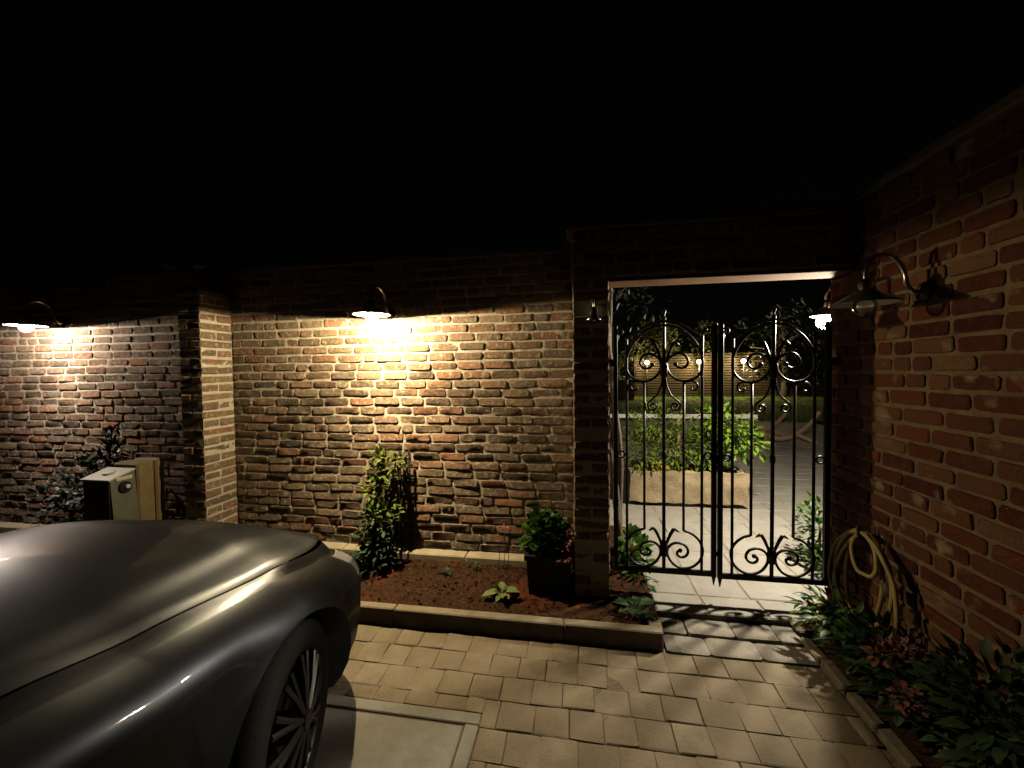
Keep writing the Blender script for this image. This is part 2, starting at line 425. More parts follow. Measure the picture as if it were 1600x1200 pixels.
# --- wall bay with lit lamp
def bay(x0, x1, label, seed, vis):
    th = empty('brick_wall', ((x0+x1)/2, WY+.1, 0), label, 'wall')
    r = random.Random(seed)
    mb = MB(); mortar_face(mb, (x0, WY, 0), 0, x1-x0, .13, TOP, .0105, .0045, seed, .0012)
    mb.build('mortar', 'mortar_old', th)
    MB().box((x0, WY+.016, -.02), (x1, WY+.20, TOP-.001)).build('mortar_core', 'mortar_old', th, smooth=False)
    lay_face(th, (x0, WY, 0), 0, x1-x0, .135, TOP, .0698, .200, .0130, r, BR_OLD, BR_OLDH, vis, proud=.004)
    coping(th, x0+.001, x1-.001, WY-.035, WY+.235, TOP, r)
    return th
def vis_mid(x, y, z):
    if z > 2.03: return False
    if x < 540 and y > 835-(540-x)*.12: return False
    return x > 355
def vis_left(x, y, z): return z < 2.03 and y < 830
wall_mid = bay(PX1+.001, -.021, 'rough old brick wall bay brightly lit by the lamp beside the gate pillar', 21, vis_mid)
wall_left = bay(-7.2, PX1-.001, 'rough old brick wall bay beyond the pilaster, behind the car bonnet', 33, vis_left)
# pilaster
th = empty('brick_pilaster', ((PX0+PX1)/2, 2.76, 0), 'narrow brick pilaster standing out between the two lamp-lit wall bays', 'pilaster')
brick_pier(th, PX0, PX1, 2.62, WY-.001, .05, 2.12, .0698, (1,2), (2,1), 'brick_old', 'mortar_old', random.Random(4))
coping(th, PX0-.012, PX1+.012, 2.607, WY-.012, 2.121, rng, .5, .04)
# gate pillar
th = empty('gate_pillar', (.09, 2.69, 0), 'dark brick gate pillar carrying the iron bell', 'pillar')
brick_pier(th, -.02, .20, GY0, WY+.2, .02, TOP-.29, .0698, (1,4), (2,2), 'brick_old', 'mortar_old', random.Random(6))
# lintel over the gate (runs over the pillar to the right wall)
th = empty('gate_lintel', (.75, 2.57, 2.06), 'dark brick lintel with flat stone coping spanning above the iron gate', 'lintel')
r = random.Random(8)
lz = TOP-.288
mb = MB(); mortar_face(mb, (-.02, GY0, 0), 0, RX+.019, lz, TOP, .02, .004, 5); mortar_face(mb, (RX-.002, GY1, 0), math.pi, RX+.016, lz, TOP, .03, .004, 6)
mb.build('mortar', 'mortar_old', th)
MB().box((-.016, GY0+.012, lz+.02), (RX-.001, GY1-.012, TOP-.001)).build('mortar_core', 'mortar_old', th, smooth=False)
lay_face(th, (-.02, GY0, 0), 0, RX+.02, lz, TOP, .0698, .196, .014, r, BR_OLD, BR_OLDH, lambda x,y,z: True)
lay_face(th, (-.02, WY-.04, 0), -math.pi/2, WY-.04-GY0, lz, TOP, .0698, .196, .014, r, BR_OLD, BR_OLDH, lambda x,y,z: False)
MB().box((-.014, GY1-.02, lz), (.19, WY+.19, TOP-.003)).build('pillar_head', 'mortar_old', th, smooth=False)
MB().bbox((.205, GY0+.006, lz-.022), (RX-.003, GY1-.004, lz+.019), .004).build('soffit_board', 'soffit', th, sharp=30)
coping(th, -.055, RX-.003, GY0-.035, GY1+.035, TOP+.002, r)
# --- wall on the right
th = empty('brick_wall', (RX+.11, 1.2, 0), 'red brick wall with the unlit lamp and the coiled hose hung on it', 'wall')
r = random.Random(9)
RY0 = -1.2
RTOP = 2.40
mb = MB(); mortar_face(mb, (RX, 2.69, 0), -math.pi/2, 2.69-RY0, 0, RTOP, .017, .003, 14, .003); mb.build('mortar', 'mortar_red', th)
MB().box((RX+.014, RY0, -.02), (RX+.20, 2.688, RTOP-.001)).build('mortar_core', 'mortar_red', th, smooth=False)
lay_face(th, (RX, 2.69, 0), -math.pi/2, 2.69-RY0, .0, RTOP, .0775, .192, .015, r, BR_RED, BR_REDH, lambda x,y,z: z < 2.5 and x > 1295, proud=.003, headp=.12, stuffmat='brick_red', rot=.006)
lay_face(th, (RX+.20, 2.69, 0), math.pi, .19, .0, RTOP, .0775, .192, .015, r, BR_RED, BR_REDH, lambda x,y,z: False, stuffmat='brick_red')
MB().bbox((RX-.03, RY0, RTOP), (RX+.23, 2.72, RTOP+.05), .008).build('coping_stone', 'coping', th, sharp=35)
# house corner behind it that carries the garden lamp
th = empty('brick_wall', (2.17, 3.0, 0), 'red brick house corner behind the gate carrying the garden lamp', 'wall')
MB().box((2.074, 2.70, -.02), (2.27, 3.36, 2.25)).build('mortar_core', 'mortar_red', th, smooth=False)
lay_face(th, (2.06, 3.36, 0), -math.pi/2, .64, 0, 2.25, .0775, .192, .015, r, BR_RED, BR_REDH, lambda x,y,z: False, stuffmat='brick_red')
MB().bbox((2.03, 2.72, 2.252), (2.30, 3.39, 2.30), .008).build('coping_stone', 'coping', th, sharp=35)

# --- stone ledge at the wall foot
def ledge(x0, x1, label):
    th = empty('stone_ledge', ((x0+x1)/2, WY-.04, 0), label, 'ledge'); x = x0; r = random.Random(int(x0*100))
    while x < x1-.02:
        xe = min(x+1.0, x1)
        MB().bbox((x+.0015, WY-.095+r.uniform(-.002,.002), .06), (xe-.0015, WY+.012, .128+r.uniform(-.002,.002)), .008, .001, r).build('ledge_slab', 'ledge', th, sharp=35); x = xe
ledge(PX1+.005, -.03, 'pale stone ledge at the foot of the lit brick wall')
ledge(-7.0, PX0-.005, 'pale stone ledge at the foot of the wall behind the car')
# --- planting bed soil
def soil_bed(x0, x1, y0, y1, zf, name, nu, nv):
    def fn(a, b):
        x = x0+(x1-x0)*a; y = y0+(y1-y0)*b; q = Vector((x, y, 0))
        return (x, y, zf(b)+.014*noise.noise(q*9)+.012*noise.noise(q*28)+.007*noise.noise(q*70))
    return MB().grid(fn, nu, nv).build(name, 'soil', None, kind='structure')
soil_bed(-7.1, .455, 2.215, WY-.06, lambda b: .063+.03*math.sin(b*math.pi*.8), 'flower_bed', 420, 60)
soil_bed(.19, .455, WY-.2, 3.7, lambda b: .07, 'flower_bed', 30, 80)
# clods lying on the soil
mb = MB(); r = random.Random(3)
for i in range(4200):
    x = r.uniform(-1.9, .44); y = r.uniform(2.27, 2.80); s = r.uniform(.003,.012)*(1 if r.random() < .90 else 2.0)
    z = .063+.03*math.sin((y-2.245)/(WY-.06-2.245)*math.pi*.8)+.014*noise.noise((x*9,y*9,0))+.012*noise.noise((x*28,y*28,0))
    vs = [Vector((r.uniform(-1,1), r.uniform(-1,1), r.uniform(-.3,1)))*s+Vector((x,y,z)) for _ in range(4)]
    mb.add(vs, [(0,1,2),(0,2,3),(0,3,1),(1,3,2)])
mb.build('soil_crumbs', 'soil', None, smooth=False, label='loose red-brown soil crumbs on the planting bed', cat='soil', kind='stuff')
# --- kerb
th = empty('kerb', (-3, 2.23, 0), kind='structure'); r = random.Random(2)
x = .452
while x > -7:
    xe = x-1.0
    if x > .4: xe = x-.53
    MB().bbox((xe+.002, 2.165+r.uniform(-.002,.002), -.05), (x-.002, 2.225, .098+r.uniform(-.003,.003)), .006, .0015, r).build('kerb_stone', 'kerb', th, sharp=35); x = xe
MB().bbox((.39, 2.226, -.05), (.462, 2.34, .082), .006, .002, r).build('kerb_stone', 'kerb', th, sharp=35)

# --- paved yard
yard = empty('paved_yard', (0, 1, 0), kind='structure')
MB().grid(lambda a, b: (-7.2+8.7*a, -3.2+5.40*b, -.0065+.0015*noise.noise((a*30,b*30,0))), 60, 40).build('paving_joints', 'joint_sand', yard)
def paver_mesh(rng, sx, sy, m, h=.05, j=.0035, c=.010):
    """tumbled sett, top at z=0"""
    n = []
    hx, hy = sx/2, sy/2; o = []
    cc = c*1.2
    for (x, y) in ((-hx+cc,-hy),(hx-cc,-hy),(hx,-hy+cc),(hx,hy-cc),(hx-cc,hy),(-hx+cc,hy),(-hx,hy-cc),(-hx,-hy+cc)):
        o.append((x+rng.uniform(-j,j), y+rng.uniform(-j,j)))
    v = [(x,y,-h) for x,y in o]+[(x,y,-c*.6) for x,y in o]
    tx, ty = rng.uniform(-.0025,.0025), rng.uniform(-.0025,.0025)
    v += [(x*(1-c*1.3/hx), y*(1-c*1.3/hy), tx*x/hx+ty*y/hy+rng.uniform(-.001,.001)) for x,y in o]
    f = []
    for i in range(8):
        k = (i+1) % 8; f += [(i,k,8+k,8+i),(8+i,8+k,16+k,16+i)]
    f += [(16,17,18,23),(23,18,19,22),(22,19,20,21)]
    me = bpy.data.meshes.new('paver'); me.from_pydata(v, [], f); me.materials.append(MATS[m])
    me.polygons.foreach_set('use_smooth', [True]*len(me.polygons)); me.set_sharp_from_angle(angle=R(45)); me.update(); return me, v, f
r = random.Random(17)
PV = [paver_mesh(r, .139, .139, 'paver', j=.003, c=.0035) for _ in range(16)]
items = []; y = 2.160; row = 0
MX0, MX1, MY0, MY1 = -1.19, -.415, .86, 1.655      # manhole opening
while y > -3:
    rh = .1435*r.uniform(.985,1.015); x = -7.1+(row % 2)*.072+r.uniform(-.02,.02)
    while x < 1.19:
        wv = .1465*r.uniform(.93,1.10); a, b = x, x+wv; y1, y0 = y, y-rh; x = b
        lim = 1.195
        if b > lim: b = lim
        if b-a < .05: continue
        # trim round the manhole
        if b > MX0 and a < MX1 and y1 > MY0 and y0 < MY1:
            if a < MX0-.03: b = MX0
            elif b > MX1+.012:
                if y1 > MY1+.012: items.append((a, MX1, MY1, y1))     # cut sett round the frame corner
                a = MX1
            elif y1 > MY1+.012: y0 = MY1
            elif y0 < MY0-.012: y1 = MY0
            else: continue
        items.append((a, b, y0, y1))
    y -= rh; row += 1
scored = []
for k, (a, b, y0, y1) in enumerate(items):
    px, py, d = proj(((a+b)/2, (y0+y1)/2, 0))
    if -20 < px < 1620 and 900 < py < 1230 and not (px < 430): scored.append((d, k))
scored.sort(); chosen = set(k for _, k in scored[:300]); rest = MB()
yl = wloc(yard)
for k, (a, b, y0, y1) in enumerate(items):
    me, v, f = PV[r.randrange(len(PV))]; sx, sy = (b-a)/.1425, (y1-y0)/.1425
    dip = -.004*max(0, noise.noise(((a+b)*1.2, (y0+y1)*1.2, 4)))
    p = Vector(((a+b)/2, (y0+y1)/2, r.uniform(-.0022,.002)+dip)); fl = r.choice((0, math.pi))+r.uniform(-.02,.02)
    if k in chosen:
        o = bpy.data.objects.new('paver', me); COL.objects.link(o); o.parent = yard; o.location = p-yl; o.rotation_euler = (0,0,fl); o.scale = (sx,sy,1)
    else:
        c_, s_ = math.cos(fl), math.sin(fl)
        rest.add([(p.x+c_*q[0]*sx-s_*q[1]*sy, p.y+s_*q[0]*sx+c_*q[1]*sy, p.z+q[2]) for q in v], f)
rest.build('paver_field', 'paver', yard, kind='stuff', sharp=45)
# manhole cover with frame
th = empty('manhole_cover', (-.8, 1.25, 0), 'pale concrete inspection cover set into the tan pavers beside the car wheel', 'manhole cover')
fw = .062
for nm, a, b in (('frame_bar',(MX0+.004,MY1-fw,-.06),(MX1-.004,MY1-.004,.002)),('frame_bar',(MX0+.004,MY0+.004,-.06),(MX1-.004,MY0+fw,.002)),
                 ('frame_bar',(MX0+.004,MY0+fw+.001,-.06),(MX0+fw,MY1-fw-.001,.002)),('frame_bar',(MX1-fw,MY0+fw+.001,-.06),(MX1-.004,MY1-fw-.001,.002))):
    MB().bbox(a, b, .004).build(nm, 'concrete', th, sharp=30)
MB().bbox((MX0+fw+.007, MY0+fw+.007, -.06), (MX1-fw-.007, MY1-fw-.007, -.002), .006).build('lid', 'concrete', th, sharp=30)
# grey setts between the yard and the gate step
step = empty('gate_threshold', (.85, 2.35, 0), kind='structure'); r = random.Random(23)
GS = [paver_mesh(r, .21, .165, 'paver_grey', j=.004) for _ in range(6)]
for ri, (y0, y1) in enumerate(((2.165,2.305),(2.309,2.452))):
    x = .47-(.10 if ri else 0)
    while x < 1.20:
        b = min(x+.235*r.uniform(.85,1.15), 1.21); a = max(x, .468); x = b
        if b-a < .04: continue
        o = bpy.data.objects.new('paver', r.choice(GS)[0]); COL.objects.link(o); o.parent = step
        o.location = Vector(((a+b)/2, (y0+y1)/2, .010+.014*ri+r.uniform(-.003,.003)))-wloc(step); o.scale = ((b-a-.006)/.21, (y1-y0-.006)/.165, 1)
        o.rotation_euler = (r.uniform(-.01,.01), r.uniform(-.01,.01), r.uniform(-.015,.015))
MB().box((.464,2.166,-.05),(1.215,2.47,-.006)).build('paving_joints', 'joint_sand', step, smooth=False)
# --- garden flagstones
path = empty('garden_path', (1.2, 5, 0), kind='structure'); r = random.Random(29); fcount = 0; far = MB()
y = 2.458
while y < 11.8:
    d = r.uniform(.24,.38) if y > 2.9 else (.20, .30)[y > 2.6]
    x = .465 if y < 3.7 else -2.5
    x += -r.uniform(0,.2) if y > 3.7 else 0
    xmax = 1.60 if y < 2.7 else 5.5
    while x < xmax:
        b = x+r.uniform(.30,.46)
        if x < .5 and y < 3.5: b = x+r.uniform(.25,.40)
        z = .05+r.uniform(-.003,.003)
        a2 = (x+.005, y+.005, -.02); b2 = (b-.005, y+d-.005, z)
        px, py, dd = proj(((x+b)/2, y+d/2, .05))
        if 930 < px < 1320 and py > 680 and fcount < 290:
            MB().bbox(a2, b2, .006, .002, r).build('flagstone', 'flag', path, sharp=35); fcount += 1
        else: far.bbox(a2, b2, .006, .002, r)
        x = b
    y += d
far.build('flagstone_field', 'flag', path, kind='stuff', sharp=35)
MB().box((.46,2.462,-.03),(2.4,3.70,.0455)).build('paving_joints', 'flag_joint', path, smooth=False)
MB().box((-3,3.701,-.03),(6.2,11.9,.0452)).build('paving_joints', 'flag_joint', path, smooth=False)
# --- lawn
MB().grid(lambda a, b: (-6+26*a, 11.9+12*b, .05+.02*noise.noise((a*20,b*12,0))), 80, 50).build('lawn', 'lawn', None, kind='structure')
mb = MB(); r = random.Random(31)
for i in range(26000):
    y = 11.9+11*r.random()**1.3; x = r.uniform(.06,.62)*y+r.uniform(-.3,.3); h = r.uniform(.04,.09); a = r.uniform(0,6.28)
    dx, dy = math.cos(a)*.008, math.sin(a)*.008; lx, ly = r.uniform(-.03,.03), r.uniform(-.03,.03)
    mb.add([(x-dx,y-dy,.04),(x+dx,y+dy,.04),(x+lx,y+ly,.05+h)], [(0,1,2)])
mb.build('grass', 'blade', None, smooth=False, label='short green lawn grass beyond the white table', cat='grass', kind='stuff')

# ================================================================== LAMPS
def wall_lamp(mx, my, mz, ax, ay, reach, label, light=None, drop=0, rim=.125):
    """gooseneck lamp. mount point on wall (mx,my,mz), (ax,ay) = direction away from wall, mz = rim height"""
    th = empty('wall_lamp', (mx, my, mz), label, 'lamp', 'gooseneck wall lamps')
    A = Vector((ax, ay, 0)); C = Vector((mx, my, mz))+A*reach; W = Vector((mx, my, mz))
    # mount plate and arm
    Mr = Matrix(((A.y, A.x, 0),(-A.x, A.y, 0),(0,0,1))).to_3x3()     # local +Y -> A
    MB().lathe([(0.0001,.022),(.030,.020),(.042,.012),(.045,-.012)], W+Vector((0,0,.045)), 20, 'Y', Mr).build('mount_plate', 'enamel', th, sharp=40)
    pts = [W+A*.01+Vector((0,0,.045)), W+A*.05+Vector((0,0,.05)), W+A*.075+Vector((0,0,.09)), W+A*.085+Vector((0,0,.14)), W+A*(.085+(reach-.085)*.22)+Vector((0,0,.195)),
           W+A*(.085+(reach-.085)*.55)+Vector((0,0,.215)), W+A*(.085+(reach-.085)*.86)+Vector((0,0,.19)), C+Vector((0,0,.145)), C+Vector((0,0,.09))]
    MB().tube(catmull(pts, 6), .0085, 10).build('arm', 'steel', th)
    MB().lathe([(.0001,.112),(.012,.112),(.020,.104),(.026,.095),(.026,.045),(.030,.043)], C, 20).build('lamp_socket', 'steel', th, sharp=40)
    sh = MB().lathe([(.020,.064),(.036,.060),(.050,.046),(rim*.72,.022),(rim,.003),(rim+.003,.0),(rim,-.002)], C, 40).build('lamp_shade', 'enamel', th, sharp=60)
    MB().lathe([(.001,.052),(.03,.050),(.048,.040),(rim*.72,.016),(rim-.002,-.0015)], C, 40).build('shade_lining', 'enamel_in', sh)
    gl = MB().sphere(C+Vector((0,0,-.012-drop)), .045 if not drop else .056, 20, 12).build('bulb', 'bulb_glass' if light else 'bulb_glass_off', th)
    if light:
        for share, mbn in ((.42, 8), (.58, 0)):
            ld = bpy.data.lights.new('light_source', 'POINT'); ld.energy = light[0]*share; ld.color = light[1]; ld.shadow_soft_size = light[2]; ld.cycles.max_bounces = mbn
            lo = bpy.data.objects.new('light_source', ld); COL.objects.link(lo); lo.parent = th; lo.location = (C+Vector((0,0,-.008-drop)))-W
        if len(light) > 3:      # extra spot added to the lamp, brightens lower wall and paving
            sd = bpy.data.lights.new('added_down_spot', 'SPOT'); sd.energy = light[3]; sd.color = light[1]; sd.shadow_soft_size = .012; sd.spot_size = R(95); sd.spot_blend = 1; sd.cycles.max_bounces = 0
            so = bpy.data.objects.new('added_down_spot', sd); COL.objects.link(so); so.parent = th; so.location = lo.location
    return th
LH = 1.912
wall_lamp(-1.42, WY-.002, LH, 0, -1, .29, 'lit gooseneck wall lamp on the bay between pilaster and gate pillar', (98, (1,.785,.47), .006, 110))
wall_lamp(-4.55, WY-.002, LH+.02, 0, -1, .26, 'lit gooseneck wall lamp with whiter light on the bay behind the car', (40, (1,.83,.71), .006, 45))
wall_lamp(RX-.004, 2.02, 1.785, -1, 0, .235, 'unlit gooseneck lamp on the red brick wall above the coiled hose')
wall_lamp(2.056, 3.20, 1.875, -1, 0, .28, 'lit gooseneck lamp seen behind the right gate post', (300, (1,.88,.70), .055), .03, .088)

# ================================================================== GATE
GATE_Y = 2.60
def gate_leaf(x0, label, sgn, zoff):
    th = empty('gate_leaf', (x0+.295, GATE_Y, 0), label, 'gate', 'leaves of the iron double gate')
    W = .59; c = W/2
    def P(u, z): return Vector((x0+u, GATE_Y, z+zoff))
    def bar(nm, u, z0, z1, r): return MB().tube([P(u,z0), P(u,(z0+z1)/2), P(u,z1)], r, 8).build(nm, 'iron', th, sharp=50)
    def rect(nm, a, b): return MB().bbox(a, b, .002).build(nm, 'iron', th, sharp=30)
    for u in (0, W):
        x = x0+u; rect('stile', (x-.0135, GATE_Y-.0135, .205+zoff), (x+.0135, GATE_Y+.0135, 1.775+zoff))
    rect('rail', (x0+.014, GATE_Y-.010, .205+zoff), (x0+W-.014, GATE_Y+.010, .238+zoff))
    for u in (.07, W-.07): bar('bar', u, .238, 1.70, .0085)
    bar('center_bar', c, .238, 1.80, .0108)
    fin = MB(); fin.sphere(P(c,1.812), .014, 10, 8); fin.lathe([(.009,0),(.006,.01),(.013,.03),(.014,.042),(.0005,.055)], P(c,1.822), 10); fin.build('finial', 'iron', th)
    for s in (1, -1):
        def Q(du, z): return P(c+s*du, z)
        mk = lambda nm, pts, rr: MB().tube(catmull(pts, 7), rr, 8).build(nm, 'iron', th)
        # spirals
        def spiral(cx, cz, r0, r1, a0, a1, n=34):
            return [Q(cx+(r0+(r1-r0)*(k/n)**.8)*math.cos(a0+(a1-a0)*k/n), cz+(r0+(r1-r0)*(k/n)**.8)*math.sin(a0+(a1-a0)*k/n)) for k in range(n+1)]
        # lower scroll: the bar comes down, swings outward and curls inward
        du = (.118,.118,.118,.163,.205,.231,.221,.177,.117,.061,.025,.023,.047,.084,.126,.145,.134,.107,.084,.081,.098)
        dz = (1.056,.60,.117,.101,.065,.009,-.056,-.107,-.123,-.103,-.051,-.005,.026,.037,.023,-.011,-.042,-.053,-.042,-.021,-.011)
        sp = [Q(a, .367+b) for a, b in zip(du, dz)]
        b = MB().tube([sp[0], sp[1]]+catmull(sp[2:], 5), .0080, 8).build('scroll_bar', 'iron', th)
        MB().sphere(sp[-1], .014, 10, 8, (1,.7,1)).build('scroll_eye', 'iron', b)
        # upper scroll: heart from the arch peak
        du = (.004,.085,.157,.202,.226,.222,.181,.117,.060,.024,.019,.036,.077,.117,.143,.135,.109,.081,.069)
        dz = (.262,.242,.185,.121,.048,-.024,-.073,-.089,-.069,-.024,.024,.060,.081,.077,.040,.008,-.008,0,.016)
        sp = [Q(a, 1.512+b) for a, b in zip(du, dz)]
        b = MB().tube(catmull(sp, 5), .0080, 8).build('arch_scroll', 'iron', th)
        MB().sphere(sp[-1], .014, 10, 8, (1,.7,1)).build('scroll_eye', 'iron', b)
        MB().tube(catmull([Q(.225,1.69), Q(.16,1.735), Q(.08,1.782), Q(.0,1.797)], 6), .0075, 8).build('arch', 'iron', th)
        # side curl from stile top
        sp = spiral(.262, 1.735, .026, .006, R(-60), R(-60+360*1.2), 16)
        MB().tube([Q(.288,1.66)]+sp, .006, 6).build('curl', 'iron', th)
        # v shaped leaves above each collar
        for zc, hh in ((1.512,.150),(.367,.120)):
            MB().tube([Q(.006,zc-.01), Q(.020,zc+hh*.35), Q(.040,zc+hh*.75), Q(.057,zc+hh), Q(.068,zc+hh+.002), Q(.092,zc+hh-.014)], [.007,.009,.010,.011,.010,.003], 8).build('leaf_scroll', 'iron', th)
        # hook beside the bar
        sp = spiral(.172, 1.385, .042, .010, R(120), R(120-360*.85), 18)
        MB().tube([Q(.118,1.395), Q(.126,1.418)]+sp, .0065, 6).build('hook_scroll', 'iron', th)
        # small lower scrolls under the heart
        sp = spiral(.066, 1.268, .038, .009, R(75), R(75-360*1.4), 22)
        MB().tube(catmull([Q(.006,1.475), Q(.016,1.40), Q(.040,1.340), Q(.062,1.318)]+sp[:1], 5)+sp[1:], .0062, 6).build('drop_scroll', 'iron', th)
        # ring between bar and stile
        MB().tube([Q(.260+.021*math.cos(a*math.pi/9), .958+.021*math.sin(a*math.pi/9)) for a in range(19)], .006, 6, False).build('ring', 'iron', th)
    for zc, k in ((1.495,1.15),(.362,1.15),(.958,.7)):
        MB().lathe([(.010*k,-.045*k),(.020*k,-.034*k),(.023*k,0),(.020*k,.034*k),(.010*k,.045*k)], P(c,zc), 12).build('collar', 'iron', th)
    hx = x0 if sgn < 0 else x0+W
    ex = .203 if sgn < 0 else RX-.004
    for z in (.30, 1.52): rect('hinge', (min(hx,ex)+(.011 if sgn > 0 else 0), GATE_Y-.013, z+zoff), (max(hx,ex)-(.011 if sgn < 0 else 0), GATE_Y+.013, z+.045+zoff))
    sx = x0+W if sgn < 0 else x0
    MB().add([(sx-.011,GATE_Y-.009,.206+zoff),(sx+.011,GATE_Y-.009,.206+zoff),(sx+(.011 if sgn<0 else .03),GATE_Y-.009,.203+zoff),(sx,GATE_Y-.009,.150+zoff),
              (sx-.011,GATE_Y+.009,.206+zoff),(sx+.011,GATE_Y+.009,.206+zoff),(sx,GATE_Y+.009,.150+zoff)], [(0,3,1),(4,5,6),(0,4,6,3),(1,3,6,5),(0,1,5,4)]).build('foot', 'iron', th, smooth=False)
    if sgn < 0:
        rect('latch', (sx-.008, GATE_Y-.02, .92+zoff), (sx+.03, GATE_Y-.0115, .97+zoff)); rect('latch', (sx+.0115, GATE_Y-.008, .335+zoff), (sx+.022, GATE_Y+.008, .36+zoff))
    return th
gate_leaf(.246, 'black scrolled iron gate leaf hung on the pillar with the bell', -1, .005)
gate_leaf(.872, 'black scrolled iron gate leaf hung beside the red brick wall', 1, -.004)
# bell on the pillar
th = empty('door_bell', (.09, 2.43, 1.83), 'small metal hand bell hanging on the gate pillar', 'bell')
bx, by, bz = .105, 2.415, 1.80
MB().lathe([(.0001,.080),(.012,.078),(.021,.066),(.025,.040),(.031,.016),(.046,.0),(.043,-.002),(.027,.012),(.019,.04)], (bx,by,bz), 20).build('bell_cup', 'steel', th)
MB().sphere((bx,by,bz-.004), .008, 8, 6).build('clapper', 'iron', th)
MB().tube(catmull([(bx,GY0+.004,bz+.12),(bx,by+.02,bz+.125),(bx,by,bz+.11),(bx,by,bz+.075)],5), .006, 8).build('bracket', 'steel', th)
MB().bbox((bx-.015,GY0-.006,bz+.095),(bx+.015,GY0+.006,bz+.145),.003).build('back_plate', 'iron', th, sharp=30)

# ================================================================== CAR
CX, CYA = -1.785, 1.256      # centre line, front axle
car = empty('car', (CX, -.2, 0), 'dark silver-grey saloon car parked nose-in towards the brick wall', 'car')
AX, BY, YC, NE = .888, 2.16, -1.44, 5.0
WB = 2.70; FW = -.10
def interp(t, pts):
    if t <= pts[0][0]: return pts[0][1]
    for (a, va), (b, vb) in zip(pts, pts[1:]):
        if t <= b:
            k = (t-a)/(b-a); k = k*k*(3-2*k)*.5+k*.5; return va+(vb-va)*k
    return pts[-1][1]
def zs(y): return interp(y, [(-3.6,.80),(-3.3,.90),(-2.6,.925),(-1.4,.915),(-.7,.885),(-.45,.845),(0,.79),(.35,.715),(.55,.655),(.72,.60)])
def hw(y, ins=0):
    q = abs((y-YC)/(BY-ins)); 
    return 0 if q >= 1 else (AX-ins)*(1-q**NE)**(1/NE)
def plan(t, ins):
    """t in [0,1): around the car starting at the middle of the right side"""
    a = 2*math.pi*t; c, s = math.cos(a), math.sin(a)
    return (math.copysign(abs(c)**(2/NE), c)*(AX-ins), YC+math.copysign(abs(s)**(2/NE), s)*(BY-ins))
INS = [(.0,.075),(.20,.06),(.26,.018),(.36,.004),(.50,.0),(.60,.006),(.66,.016)]
RA = .352; ZW = .318
def arch(y):
    for yw in (FW, -WB):
        d = abs(y-yw)
        if d < RA: return ZW+math.sqrt(RA*RA-d*d)
    return .20
# outline samples (x,y with inset 0), dense at the arches
ts = [i/260 for i in range(260)]
outl = [plan(t, 0) for t in ts]
extra = []
for yw in (FW, -WB):
    for k in range(-16, 17):
        extra.append(yw+RA*math.sin(k/16*math.pi/2)*.9999)
    extra += [yw-RA-.001, yw+RA+.001]
def tpar(y, side):     # parameter t for given y on a side
    s = (y-YC)/BY; s = math.copysign(abs(s)**(NE/2), s); a = math.asin(max(-1,min(1,s)))
    return (a/(2*math.pi)) % 1 if side > 0 else ((math.pi-a)/(2*math.pi)) % 1
for y in extra:
    for sd in (1,-1): ts.append(tpar(y, sd))
ts = sorted(set(round(t,7) for t in ts))
lowf = [0,.10,.25,.42,.60,.80]; topo = [.18,.15,.122,.096,.073,.052,.034,.020,.009,.003,0]
def body_col(t):
    x0, y0 = plan(t, 0); zb = arch(y0); zt = zs(y0); col = []
    if zb > .21:                                     # return flange of the arch
        x, y = plan(t, .075); col.append((x, y, zb+.004))
    else:
        x, y = plan(t, .16); col.append((x, y, .20))
    zm = max(zb, zt-.20)
    for z in [zb+(zm-zb)*f for f in lowf]+[max(zb+.0005*(12-i), zt-o_) for i, o_ in enumerate(topo)]:
        top = (z-(zt-.17))/.17
        ins = interp(z, INS)
        if top > 0: ins = max(ins, .004)+.100*top**2.6
        # flare at the arches
        for yw in (FW, -WB):
            d = math.hypot(y0-yw, z-ZW)
            if d < RA+.09: ins -= .014*max(0, 1-(d-RA)/.09)**1.5
        x, y = plan(t, ins)
        col.append((x, y, z))
    # shoulder to bonnet edge
    x, y = plan(t, .128); x = max(-.728, min(.728, x)); col.append((x, y, zt+.6*(zs(y)-zt)+.007))
    x, y = plan(t, .142)
    x = max(-.7085, min(.7085, x))
    zi = zs(y) if y0 > -.7 else zt
    col.append((x, y, zi+.010))
    col.append((x, y, zi-.06))
    return [(CX+p[0], CYA+p[1], p[2]) for p in col]
cols = [body_col(t) for t in ts]; nL = len(cols[0]); mb = MB(); mb.v = [p for c in cols for p in c]; nC = len(cols)
for i in range(nC):
    j = (i+1) % nC
    for k in range(nL-1): mb.f.append((i*nL+k, j*nL+k, j*nL+k+1, i*nL+k+1))
body = mb.build('body', 'carpaint', car, sharp=40)
# bonnet
def bonnet_z(x, y, hwid):
    q = min(1, abs(x)/.70)
    z = zs(y)+.012+.112*(1-q**2.0)*math.sqrt(min(1, max(0,(.60-y)/.60)))
    cr = abs(x)-(.536-.157*y); t_ = max(0, min(1, .5-cr/.09)); z += .013*t_*t_*(3-2*t_)*min(1,max(0,(.5-y)/.35))
    return z
def bonnet(a, b):
    yf = .578; y = -.70+(yf+.70)*(1-(1-b)**1.6)
    h = min(.6965, hw(y, .153)); x = h*(2*a-1)
    e = max(0, (abs(2*a-1)-.97)/.03)
    y += .13*(1-(2*a-1)**2)*(1-b)**1.5
    return (CX+x, CYA+y, bonnet_z(x, y, h)+.003-.007*e*e)
bon = MB().grid(bonnet, 72, 60).build('bonnet', 'carpaint', car)
MB().lathe([(.0001,.012),(.010,.010),(.014,.0),(.014,-.01)], (CX-.20, CYA-.34, bonnet_z(-.20,-.34,.7)), 12).build('washer_jet', 'plastic_black', bon)
